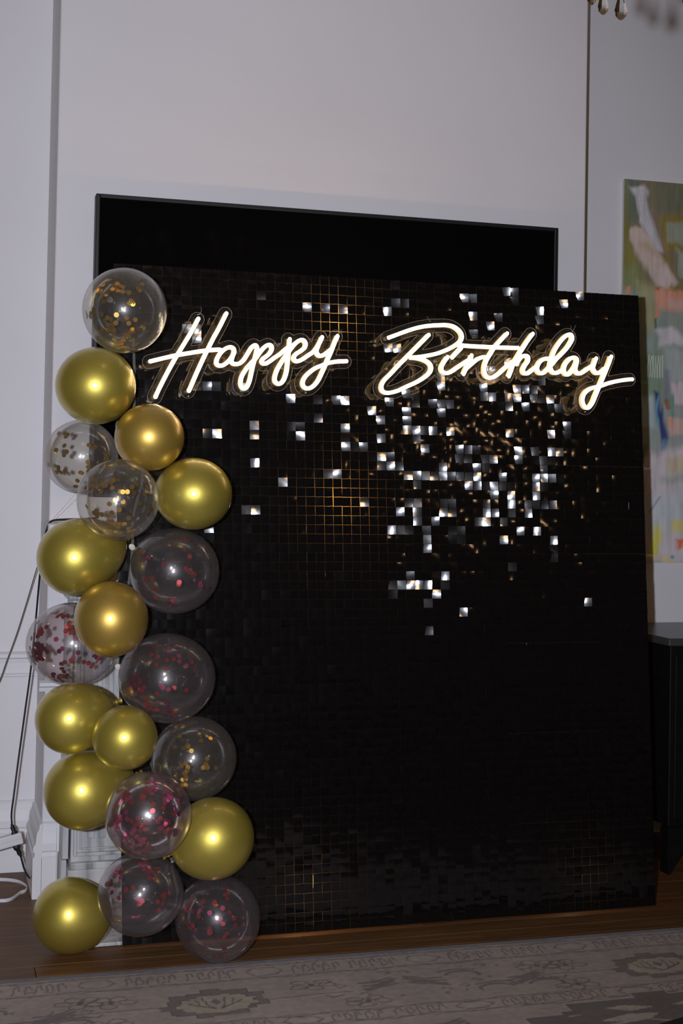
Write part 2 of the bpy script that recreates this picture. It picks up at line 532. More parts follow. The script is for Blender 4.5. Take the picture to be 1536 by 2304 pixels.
# ------------------------------------------------------------------ sequin screen: 6 x 7 backing panels of 10 x 10 square sequins
TL, TR = at_y(256, 592, 4.27), at_y(1436, 665, 4.27)
BL, BR = at_y(275, 2130, 4.20), at_y(1475, 2035, 4.20)
BL.z = BR.z = max(.004, (BL.z + BR.z) / 2)
def scr(u, v):                       # u to the right, v downwards
    return (TL * (1 - u) + TR * u) * (1 - v) + (BL * (1 - u) + BR * u) * v
NC, NR = 60, 70
SR = (scr(1, .5) - scr(0, .5)).normalized()
SU = (scr(.5, 0) - scr(.5, 1)).normalized()
SN = SR.cross(SU).normalized()       # towards the room (-Y)
if SN.y > 0: SN = -SN
PU = (scr(1, .5) - scr(0, .5)).length / NC
PV = (scr(.5, 0) - scr(.5, 1)).length / NR
screen = thing('sequin_screen', 'tall black shimmer screen of square sequins standing in front of the fireplace', 'screen', scr(.5, 1))
inv = Matrix.Translation(-screen.location)

# sequin meshes: 3 slightly different bends, pin at the top centre
SH = .0289 / 2
def sequin_mesh(name, bx, by, tw):
    n = 4
    q = MB(False)
    pts = {}
    vs = []
    for s, dz in ((0, .0002), (1, -.0002)):
        for j in range(n):
            for i in range(n):
                x, y = -1 + 2 * i / (n - 1), -1 + 2 * j / (n - 1)
                zz = SH * (bx * x * x + by * y * y + tw * x * y) + dz
                pts[(s, i, j)] = len(vs)
                vs.append((x * SH * PU / .0300, y * SH * PV / .0300, zz))
    fs = []
    for j in range(n - 1):
        for i in range(n - 1):
            fs.append((pts[0, i, j], pts[0, i + 1, j], pts[0, i + 1, j + 1], pts[0, i, j + 1]))
            fs.append((pts[1, i, j], pts[1, i, j + 1], pts[1, i + 1, j + 1], pts[1, i + 1, j]))
    per = [(i, 0) for i in range(n - 1)] + [(n - 1, j) for j in range(n - 1)] + [(n - 1 - i, n - 1) for i in range(n - 1)] + [(0, n - 1 - j) for j in range(n - 1)]
    q.add(vs, fs, True)
    q.add(vs, [(pts[0, a[0], a[1]], pts[1, a[0], a[1]], pts[1, b[0], b[1]], pts[0, b[0], b[1]]) for a, b in zip(per, per[1:] + per[:1])], False)
    z0 = .0002 + SH * by * .62
    q.add([(-.0012, .0105, z0), (.0012, .0105, z0), (.0012, .0127, z0), (-.0012, .0127, z0), (0, .0116, z0 + .0015)], [(0, 1, 4), (1, 2, 4), (2, 3, 4), (3, 0, 4)], False, 1)
    return q
BEND = [(-.022, -.030, .010), (.020, -.034, -.012), (-.030, .016, .014), (-.012, -.016, -.02)]
SQ_MB = [sequin_mesh('sequin', *b) for b in BEND]
SQ_ME = [q.mesh('sequin', M['sequin'], M['pin']) for q in SQ_MB]
SQ_V = [np.array([tuple(v.co) for v in me.vertices]) for me in SQ_ME]
SQ_F = [[tuple(p.vertices) for p in me.polygons] for me in SQ_ME]
SQ_S = [[p.use_smooth for p in me.polygons] for me in SQ_ME]
SQ_I = [[p.material_index for p in me.polygons] for me in SQ_ME]

# sequins swung on their pins so that they catch the camera's flash, read off the photograph
Z4 = [(360,15),(360,65),(170,125),(218,125),(75,172),(315,180),(360,180),(410,180),(170,215),(360,232),(28,270),(170,275),(25,375),(170,325),(220,325),(268,325),(312,320),(408,325),
 (218,380),(270,432),(455,432),(503,432),(503,478),(35,490),(600,490),(642,490),(122,535),(170,590),(313,590),(405,540),(455,590),(500,580),(548,580),(595,540),(595,585),(222,630),
 (510,630),(595,630),(628,80),(640,135),(595,135),(775,90),(825,80),(735,135),(780,140),(735,190),(825,195),(910,135),(960,135),(1005,185),(735,340),(825,485),(965,340),(1055,300),
 (1055,350),(875,440),(825,435),(965,440),(1055,440),(965,490),(965,545),(690,640),(735,585),(735,635),(690,685),(760,680),(920,590),(965,585),(1010,585),(920,640),(920,685),(640,740),
 (745,735),(860,720),(955,725),(1000,725),(455,740),(222,740),(155,770),(255,775),(410,795),(620,790),(690,790),(785,790),(875,790),(365,840),(605,840),(735,840),(300,885),(500,885),
 (455,885),(80,890),(175,890),(815,885),(920,890),(285,925),(735,940),(1013,945),(780,1055),(1010,1050),(215,1110),(150,1165),(215,1160),(315,1165),(130,1185),(350,1225),(310,1280),
 (515,1315),(1180,1268),(300,1430),(915,45)]
Z3 = [(1095,425),(320,1110),(530,1085),(680,1145),(740,1150),(945,1220),(535,1285),(1030,1290),(45,1340),(395,1345),(55,1410),(395,1410),(740,1360),(1020,1435),(755,1505),(885,1500),
 (1030,1590),(600,1670),(680,1710),(1150,1665),(1215,1735),(1415,1735),(1285,1800),(890,1920),(55,2010),(1095,700),(1160,720)]
GL = [(840 + a / 2.477, 840 + b / 2.477) for a, b in Z4] + [(560 + a / 3.4909, 580 + b / 3.4909) for a, b in Z3]
GL += [(467, 873), (490, 983), (1065, 714), (1119, 716), (1099, 735), (1064, 753), (1213, 699), (1138, 815), (1099, 832), (540, 880), (657, 892), (1263, 690), (1070, 668), (1160, 660), (1300, 660)]
WEAK = [(415, 735), (440, 740), (595, 670), (700, 700), (735, 700), (1000, 1290), (950, 1310), (770, 690), (880, 640), (890, 690), (480, 870), (640, 1090), (575, 1040), (470, 1190)]
cellpx = {}
for j in range(NR):
    for i in range(NC):
        x, y, _ = to_px(scr((i + .5) / NC, (j + .5) / NR))
        cellpx[i, j] = (x, y)
CX = np.array([[cellpx[i, j] for i in range(NC)] for j in range(NR)])
def nearest(px, py):
    d = ((CX - np.array([px, py])) ** 2).sum(-1)
    j, i = np.unravel_index(d.argmin(), d.shape)
    return int(i), int(j)
lit = {}
for q in GL: lit[nearest(*q)] = 1.0
for q in WEAK: lit.setdefault(nearest(*q), .45)
# faint neighbours
for (i, j) in list(lit):
    for di, dj in ((1, 0), (-1, 0), (0, 1)):
        if random.random() < .13:
            lit.setdefault((i + di, j + dj), .22)
order = sorted(cellpx, key=lambda c: (0 if lit.get(c, 0) > .4 else 1, (CX[c[1], c[0], 0] - 900) ** 2 + 1.6 * (CX[c[1], c[0], 1] - 880) ** 2))
single = set(order[:296])
for pj in range(NR // 10):
    for pi in range(NC // 10):
        u0_, u1_, v0_, v1_ = pi * 10 / NC, (pi + 1) * 10 / NC, pj * 10 / NR, (pj + 1) * 10 / NR
        e = .0004 / (PU * NC)
        a, b, c, d = scr(u0_ + e, v0_ + e), scr(u1_ - e, v0_ + e), scr(u1_ - e, v1_ - e), scr(u0_ + e, v1_ - e)
        t = SN * -.0016
        q = MB()
        bk = [p + t * 2.2 for p in (a, b, c, d)]; ft = [p + t * 1.6 for p in (a, b, c, d)]
        q.add(ft + bk, [(0, 3, 2, 1), (4, 5, 6, 7), (0, 1, 5, 4), (1, 2, 6, 5), (2, 3, 7, 6), (3, 0, 4, 7)])
        pan = q.obj('panel', M['film'], screen)
        pan.matrix_parent_inverse = inv
        V, Fc, Sm, Mi = [], [], [], []
        base = 0
        for j in range(pj * 10, pj * 10 + 10):
            for i in range(pi * 10, pi * 10 + 10):
                P = scr((i + .5) / NC, (j + .5) / NR)
                jx = random.gauss(0, .00035)
                P = P + SR * jx
                k = lit.get((i, j))
                var = random.randrange(4)
                if k:
                    tc = (CAM - P).normalized(); tf = (FLASH - P).normalized()
                    n = (tc + tf).normalized()
                    am = 3.4 if k == 1.0 else (4.0 if k > .4 else 7.0)
                    ax, ay = random.gauss(0, am), random.gauss(0, am)
                    if k < .4: ax += random.choice((-5, 5))
                    n = (n + SR * math.tan(math.radians(ax)) * .7 + SU * math.tan(math.radians(ay)) * .7).normalized()
                    P = P + SN * .002
                else:
                    ax, ay = random.gauss(0, 1.6), random.gauss(0.4, 1.3)
                    n = (SN + SR * math.tan(math.radians(ax)) + SU * math.tan(math.radians(ay))).normalized()
                up = (SU - n * SU.dot(n)).normalized()
                rt = up.cross(n).normalized()
                ang = random.gauss(0, .006)
                up2 = up * math.cos(ang) - rt * math.sin(ang)
                rt2 = up2.cross(n).normalized()
                if (i, j) in single:
                    o = link('sequin', SQ_ME[var], pan)
                    R = Matrix((rt2, up2, n)).transposed().to_4x4()
                    R.translation = P
                    o.matrix_basis = R
                else:
                    R = np.array((rt2, up2, n))          # rows
                    V.append(SQ_V[var] @ R + np.array(P))
                    Fc += [tuple(base + x for x in fc) for fc in SQ_F[var]]
                    Sm += SQ_S[var]; Mi += SQ_I[var]
                    base += len(SQ_V[var])
        if V:
            V = np.concatenate(V)
            me = bpy.data.meshes.new('sequins')
            me.from_pydata(V.tolist(), [], Fc)
            me.materials.append(M['sequin']); me.materials.append(M['pin'])
            me.polygons.foreach_set('use_smooth', Sm)
            me.polygons.foreach_set('material_index', Mi)
            me.update()
            o = link('sequins', me, pan, kind='stuff')
# lamps left on behind the screen: their light leaks through the joints
for px, py, pw_, col in ((752, 730, .85, (1, .56, .20)), (760, 1125, .75, (1, .52, .16)), (672, 1985, .20, (1, .52, .18)), (1290, 1950, .07, (1, .60, .30))):
    p = at_y(px, py, 4.30)
    light('lamp_behind_screen', 'POINT', p, pw_ * 3.0, col, shadow_soft_size=.02)
bpy.context.view_layer.update()

# ------------------------------------------------------------------ neon words on clear acrylic, hung in front of the screen
YS = 4.205                            # back of the acrylic
def C1(p): return (320 + p[0] / 7.68, 680 + p[1] / 7.68)
def C2(p): return (470 + p[0] / 9.6, 740 + p[1] / 9.6)
def C3(p): return (570 + p[0] / 6.678, 740 + p[1] / 6.678)
def C4(p): return (830 + p[0] / 6.4, 710 + p[1] / 6.4)
def C5(p): return (970 + p[0] / 6.678, 730 + p[1] / 6.678)
def C6(p): return (1160 + p[0] / 9.035, 730 + p[1] / 9.035)
def C7(p): return (1270 + p[0] / 8.533, 760 + p[1] / 8.533)
def mp(f, L): return [f(p) for p in L]
happy = [
 mp(C1, [(968,285),(855,500),(735,700),(600,920),(470,1150),(370,1340),(290,1500),(228,1635)]),
 mp(C1, [(1452,195),(1330,440),(1230,620),(1140,800),(1050,985),(960,1180),(890,1340),(835,1470),(805,1530)]),
 mp(C1, [(140,1022),(330,975),(560,922),(800,880),(1060,840),(1300,818)]) + mp(C2, [(250,455)]),
 mp(C2, [(545,500),(535,430),(470,395),(370,420),(260,510),(180,640),(165,740),(215,790),(300,785),(400,720),(480,630),(535,540),(545,500)]),
 mp(C2, [(545,500),(510,600),(490,690),(520,745),(590,760),(670,740),(750,670),(830,550),(900,430),(960,365),(1010,355),(1042,410),(1030,500),(995,640),(950,800),(920,940),(890,1080),(850,1200),(805,1270),(755,1290),(705,1250),(685,1170),(700,1060),(750,950),(840,820),(930,720),(1010,640),(1070,550),(1140,460),(1210,385),(1285,345),(1345,365),(1358,440),(1310,530),(1230,600),(1165,650),(1145,705),(1175,745),(1235,745),(1320,695),(1420,620)]) + mp(C3, [(400,378),(470,315),(530,270)]),
 mp(C3, [(545,155),(540,250),(530,350),(520,450),(510,560),(495,660),(460,760),(415,815),(370,825),(325,785),(325,710),(360,610),(410,520),(470,430),(530,345),(585,270),(640,210),(700,170),(755,172),(785,220),(770,280),(720,325),(650,370),(610,420),(615,465),(660,485),(730,460),(820,400),(910,335),(970,250),(1010,175),(1032,125)]),
 mp(C3, [(975,255),(950,320),(960,375),(1000,405),(1060,390),(1120,345),(1175,300)]),
 mp(C3, [(1262,110),(1215,220),(1165,350),(1120,450),(1075,560),(1030,660),(970,780),(900,860),(830,895),(770,880),(740,820),(765,740),(830,665),(930,590),(1030,548),(1130,512),(1260,490),(1395,485)]),
]
birthday = [
 mp(C4, [(285,318),(400,275),(550,220),(700,175),(850,148),(1000,138),(1130,138),(1230,165),(1310,230),(1338,300),(1318,365),(1255,420),(1150,480),(1000,540),(850,575),(720,595),(600,605)]),
 mp(C4, [(860,278),(760,380),(650,490),(540,600),(430,710),(310,840),(220,930),(180,1010),(190,1080),(240,1110),(310,1110),(420,1080),(550,1020),(700,950),(810,880),(880,810),(895,740),(860,680),(790,640),(700,615),(600,605)]),
 mp(C4, [(1325,468),(1195,605)]),
 mp(C5, [(245,490),(195,560),(155,640),(165,705),(225,732),(300,708),(400,640),(500,575),(580,525)]),
 mp(C5, [(605,465),(580,560),(530,650),(485,745)]),
 mp(C5, [(530,660),(610,590),(690,525),(770,492),(850,495)]),
 mp(C5, [(410,310),(600,325),(800,335),(1000,345),(1200,350),(1300,352)]),
 mp(C5, [(1140,135),(1050,230),(960,330),(890,440),(830,540),(800,640),(805,740),(850,795),(920,795),(1000,750),(1090,670),(1170,600),(1215,560)]),
 mp(C5, [(1525,140),(1450,240),(1380,350),(1310,460),(1240,580),(1200,690),(1165,780)]),
 mp(C6, [(20,810),(60,730),(120,660),(190,635),(250,660),(250,740),(190,830),(150,920),(170,985),(240,995),(330,930),(420,860)]),
 mp(C6, [(700,720),(680,700),(600,695),(510,740),(450,830),(440,920),(480,985),(560,985),(650,910),(730,820),(820,710),(930,600),(1040,480),(1115,370),(1152,285),(1130,215),(1070,205),(980,265),(890,370),(810,490),(760,600),(730,720),(705,830),(725,930),(780,985),(860,975),(960,920)]),
 mp(C6, [(1245,760),(1240,700),(1180,672),(1100,700),(1020,790),(980,900),(1000,990),(1060,1020),(1130,960),(1200,860),(1245,760)]),
 mp(C6, [(1245,760),(1215,890),(1235,970),(1295,1000),(1380,960),(1470,890)]) + mp(C7, [(440,600),(530,540)]),
 mp(C7, [(605,395),(570,490),(550,580),(580,650),(640,680),(720,640),(785,580)]),
 mp(C7, [(895,360),(850,490),(790,640),(740,760),(690,880),(640,1000),(590,1120),(540,1240),(475,1330),(420,1345),(365,1290),(345,1190),(370,1090),(440,1010),(540,960),(680,930),(850,870),(1020,830),(1180,805),(1295,797)]),
]
def build_sign(name, label, strokes, wires, screws):
    paths = []
    for s in strokes:
        paths.append(catmull([at_y(px, py, YS - .022) for px, py in s], 5))
    allp = np.array([(p.x, p.z) for P in paths for p in P])
    cx, cz_ = allp.mean(0)
    root = thing(name, label, 'neon sign', (cx, YS, cz_), 'glowing words of the birthday sign')
    iv = Matrix.Translation(-root.location)
    # acrylic plate: everything within 21.5 mm of a stroke (marching squares on a 3 mm grid)
    g, RR = .003, .0215
    x0, z0 = allp.min(0) - .035
    x1, z1 = allp.max(0) + .035
    nx, nz = int((x1 - x0) / g) + 2, int((z1 - z0) / g) + 2
    gx = x0 + np.arange(nx) * g
    gz = z0 + np.arange(nz) * g
    GX, GZ = np.meshgrid(gx, gz)
    D = np.full(GX.shape, 9.0)
    for P in paths:
        a = np.array([(p.x, p.z) for p in P])
        for p, q in zip(a[:-1], a[1:]):
            d = q - p
            L2 = max(d @ d, 1e-12)
            tt = np.clip(((GX - p[0]) * d[0] + (GZ - p[1]) * d[1]) / L2, 0, 1)
            D = np.minimum(D, np.hypot(GX - p[0] - tt * d[0], GZ - p[1] - tt * d[1]))
    Fv = D - RR
    q = MB(); ed = MB()
    yf, yb = YS - .004, YS
    for j in range(nz - 1):
        for i in range(nx - 1):
            c = [(i, j), (i + 1, j), (i + 1, j + 1), (i, j + 1)]
            v = [Fv[b, a] for a, b in c]
            if min(v) > 0: continue
            poly, cuts = [], []
            for k in range(4):
                a, b = c[k], c[(k + 1) % 4]
                fa, fb = v[k], v[(k + 1) % 4]
                if fa <= 0: poly.append((gx[a[0]], gz[a[1]]))
                if (fa <= 0) != (fb <= 0):
                    t = fa / (fa - fb)
                    pt = (gx[a[0]] + (gx[b[0]] - gx[a[0]]) * t, gz[a[1]] + (gz[b[1]] - gz[a[1]]) * t)
                    poly.append(pt); cuts.append(pt)
            n = len(poly)
            if n < 3: continue
            q.add([(x, yf, z) for x, z in poly], [tuple(range(n))])
            q.add([(x, yb, z) for x, z in poly], [tuple(range(n))[::-1]])
            if len(cuts) == 2:
                (ax, az), (bx, bz_) = cuts
                ed.add([(ax, yf - .0003, az), (bx, yf - .0003, bz_), (bx, yb + .0003, bz_), (ax, yb + .0003, az)], [(0, 1, 2, 3)], True)
    pl = q.obj('acrylic_plate', M['acrylic'], root); pl.matrix_parent_inverse = iv
    # the polished edge is a thin band around the plate
    eo = ed.obj('plate_edge', M['acrylic_edge'], pl)
    so = eo.modifiers.new('thickness', 'SOLIDIFY'); so.thickness = .0011; so.offset = 0
    for P in paths:
        # flexible neon: a silicone body on the plate with a glowing rounded front
        t = MB().tube(P, .0062, 10, .62, True, Vector((0, 1, 0)))
        for pe in (P[0], P[-1]):
            t.lathe([(0, -.0064), (.0045, -.0045), (.0064, 0), (.0045, .0045), (0, .0064)], pe, (0, 1, 0), 12)
        tb = t.obj('neon_tube', M['neon'], root); tb.matrix_parent_inverse = iv
        b = MB()
        vs, fs = [], []
        for n_, p in enumerate(P):
            d = (P[min(n_ + 1, len(P) - 1)] - P[max(n_ - 1, 0)]).normalized()
            s_ = Vector((0, 1, 0)).cross(d).normalized() * .0056
            yt, yk = p.y + .002, YS - .0042
            for off, yy in ((s_, yt), (-s_, yt), (-s_, yk), (s_, yk)):
                vs.append((p.x + off.x, yy, p.z + off.z))
        n_ = len(P)
        for a in range(n_ - 1):
            for k in range(4):
                fs.append((a * 4 + k, a * 4 + (k + 1) % 4, a * 4 + 4 + (k + 1) % 4, a * 4 + 4 + k))
        fs += [(3, 2, 1, 0), (n_ * 4 - 4, n_ * 4 - 3, n_ * 4 - 2, n_ * 4 - 1)]
        b.add(vs, fs)
        b.obj('silicone_body', M['neon_side'], tb)
    for wv in wires:
        o = MB().tube(catmull([at_y(px, py, yy) for px, py, yy in wv], 5), .0008, 6).obj('hanging_wire', M['thread'], root)
        o.matrix_parent_inverse = iv
    for px, py in screws:
        p = at_y(px, py, YS - .0042)
        o = MB().lathe([(.0, -.0022), (.002, -.002), (.0028, -.0008), (.0028, 0), (0, 0)], p, (0, 1, 0), 12).obj('screw', M['steel'], root)
        o.matrix_parent_inverse = iv
    return root
build_sign('neon_sign', 'glowing warm white script neon word Happy on clear acrylic', happy,
           [[(443, 708, 4.20), (450, 706, 4.20), (453, 697, 4.22), (452, 690, 4.245)], [(757, 752, 4.20), (763, 749, 4.21), (769, 742, 4.245)]],
           [(424, 892), (688, 884)])
build_sign('neon_sign', 'glowing warm white script neon word Birthday on clear acrylic', birthday,
           [[(968, 724, 4.20), (964, 718, 4.22), (961, 712, 4.245)], [(1287, 747, 4.20), (1284, 738, 4.22), (1284, 732, 4.245)], [(1287, 747, 4.20), (1292, 738, 4.22), (1295, 731, 4.245)]],
           [(1316, 927), (870, 905)])

# ------------------------------------------------------------------ balloons
# key: kind, centre px, rx, ry (px), first depth guess Y, neck angle (image degrees, None = pointing back), neck length / r
YG = 4.06
BAL = {
 1: ('clear', 281, 699, 94, 96, 4.03, None, 1.06), 2: ('gold', 215, 868, 90, 87, 4.03, None, 1.08),
 3: ('deep', 336, 984, 78, 76, 4.02, None, 1.06), 4: ('clear', 182, 1028, 83, 83, 4.20, None, 1.06),
 5: ('clear', 266, 1124, 92, 91, 3.93, None, 1.06), 6: ('gold', 436, 1111, 86, 81, 4.06, 178, 1.10),
 7: ('gold', 170, 1254, 87, 86, 4.06, 20, 1.50), 8: ('pink', 393, 1285, 100, 96, 4.05, None, 1.06),
 9: ('deep', 250, 1393, 83, 85, 3.96, None, 1.06), 10: ('pink', 161, 1449, 102, 93, 4.14, None, 1.06),
 11: ('pink', 377, 1526, 108, 99, 4.04, None, 1.06), 12: ('gold', 158, 1617, 79, 78, 4.08, 20, 1.42),
 13: ('gold', 281, 1660, 73, 72, 3.96, None, 1.08), 14: ('gold', 186, 1779, 88, 87, 4.06, 17, 1.5),
 15: ('clear', 437, 1706, 95, 93, 4.06, None, 1.06), 16: ('shiny', 333, 1834, 97, 97, 3.90, None, 1.06),
 17: ('gold', 480, 1886, 92, 90, 4.05, 200, 1.10), 18: ('pink', 315, 2012, 96, 91, 4.01, None, 1.06),
 19: ('gold', 155, 2059, 80, 83, 4.19, -6, 1.18), 20: ('pink', 490, 2067, 95, 95, 4.03, None, 1.06),
}
FRONT = [(2, 4), (3, 4), (5, 4), (5, 6), (5, 7), (3, 6), (9, 7), (9, 10), (9, 8), (9, 11), (12, 10), (13, 12), (13, 14), (12, 14), (13, 11), (16, 14), (16, 15), (16, 17), (16, 18), (18, 19), (11, 15), (6, 8), (7, 10), (20, 18), (1, 2), (3, 2), (5, 3), (17, 20), (12, 11), (17, 18), (17, 15)]
FIXED = {19, 20}
depth = {}
for k, b in BAL.items():
    d = ray(b[1], b[2])
    depth[k] = b[5] / d.y
for k in FIXED:          # the two lowest rest on the floor
    b = BAL[k]
    for _ in range(30):
        c = at_depth(b[1], b[2], depth[k]); r = b[4] * depth[k] / F
        depth[k] += (c.z - r - .001) * 2.0
def bal_c(k): return at_depth(BAL[k][1], BAL[k][2], depth[k])
def bal_r(k): return (BAL[k][3] + BAL[k][4]) / 2 * depth[k] / F
for it in range(300):
    for a, b in FRONT:
        ca, cb = bal_c(a), bal_c(b)
        s = (bal_r(a) + bal_r(b)) * 1.02
        dd = (ca - cb).length
        if dd < s:
            st = min(.004, (s - dd))
            if a not in FIXED: depth[a] -= st * (.7 if b not in FIXED else 1)
            if b not in FIXED: depth[b] += st * .3
    for k, b in BAL.items():
        if k in FIXED: continue
        c, r = bal_c(k), bal_r(k)
        lim = 4.165 - r if (b[1] + b[3] > 268) else 4.40 - r
        if b[2] < 900 or k in (3, 5, 6): lim = min(lim, 4.20 - r) if b[1] + b[3] > 300 else lim
        if c.y > lim: depth[k] -= min(.004, c.y - lim)
        elif c.y < lim - .02 and c.y < b[5]: depth[k] += .0008

if 0:
    for a in BAL:
        for b in BAL:
            if a < b:
                dd = (bal_c(a) - bal_c(b)).length - bal_r(a) - bal_r(b)
                if dd < -.002: print('OVER', a, b, round(dd, 4))
    print({k: round(bal_c(k).y, 3) for k in BAL})

def bodymesh(name, mt, c, rx, ry, ang, L, tilt=(.18, -.12)):
    """balloon body: bottom pole opposite the neck"""
    toc = (CAM - c).normalized()
    Rv = (RT - toc * RT.dot(toc)).normalized()
    Uv = toc.cross(Rv)
    if Uv.dot(UP) < 0: Uv = -Uv
    r = (rx + ry) / 2
    if ang is None:
        A = (-toc + RT * tilt[0] + UP * tilt[1]).normalized()
        X = Rv; sx, sy, rad = rx / r, ry / r, r
    else:
        a = math.radians(ang)
        A = (Rv * math.cos(a) + Uv * math.sin(a) - toc * (.45 if L > 1.3 else .2)).normalized()
        X = toc; sx = sy = 1.0; rad = ry if abs(math.cos(a)) > .5 else rx
    prof = []
    n1, n2 = 18, 26
    lowlen = rx if ang is not None else r
    for k in range(n1 + 1):
        t = math.pi / 2 * k / n1
        prof.append((rad * math.sin(t), -lowlen * math.cos(t)))
    q = 1.0 + max(0, L - 1.1) * .75
    nr = .0055
    for k in range(1, n2 + 1):
        t = math.pi / 2 * k / n2
        rr = rad * max(0.0, math.cos(t)) ** q
        if L < 1.3: rr = rad * math.cos(t)
        rr = math.sqrt(rr * rr + nr * nr)
        prof.append((rr, rad * L * math.sin(t) * (1.0 if L > 1.3 else 1.0)))
    tip = rad * L
    prof += [(nr * .8, tip + .004), (nr * .7, tip + .007), (0.0, tip + .0071)]
    m_ = MB().lathe([(max(a_, 0), b_) for a_, b_ in prof], c, A, 48, True, sx, sy, X)
    kn = MB().lathe([(.003, tip + .0072), (.0062, tip + .009), (.0068, tip + .013), (.005, tip + .016), (.0042, tip + .019), (.0085, tip + .026), (.0092, tip + .0275), (.0078, tip + .0275), (.003, tip + .020), (0, tip + .020)], c, A, 16)
    return m_, kn

TILT = {1: (-.30, .22), 4: (.22, .1), 5: (-.25, -.3), 8: (-.42, .28), 10: (.38, -.1), 11: (-.45, .30), 15: (-.38, -.22), 18: (.30, .36), 20: (-.40, .32)}
for _k in TILT:
    BAL[_k] = BAL[_k][:7] + ({4: 1.12, 1: 1.16, 20: 1.08}.get(_k, 1.17),)
conf_me = {}
for key in ('conf_gold', 'conf_dark', 'conf_red', 'conf_pink', 'conf_plum'):
    conf_me[key] = MB().lathe([(0, -.0002), (.0072, -.0002), (.0072, .0002), (0, .0002)], (0, 0, 0), (0, 0, 1), 14, False).mesh('confetti', M[key])
G, Dk, Rd, Pk, Pl = 'conf_gold', 'conf_dark', 'conf_red', 'conf_pink', 'conf_plum'
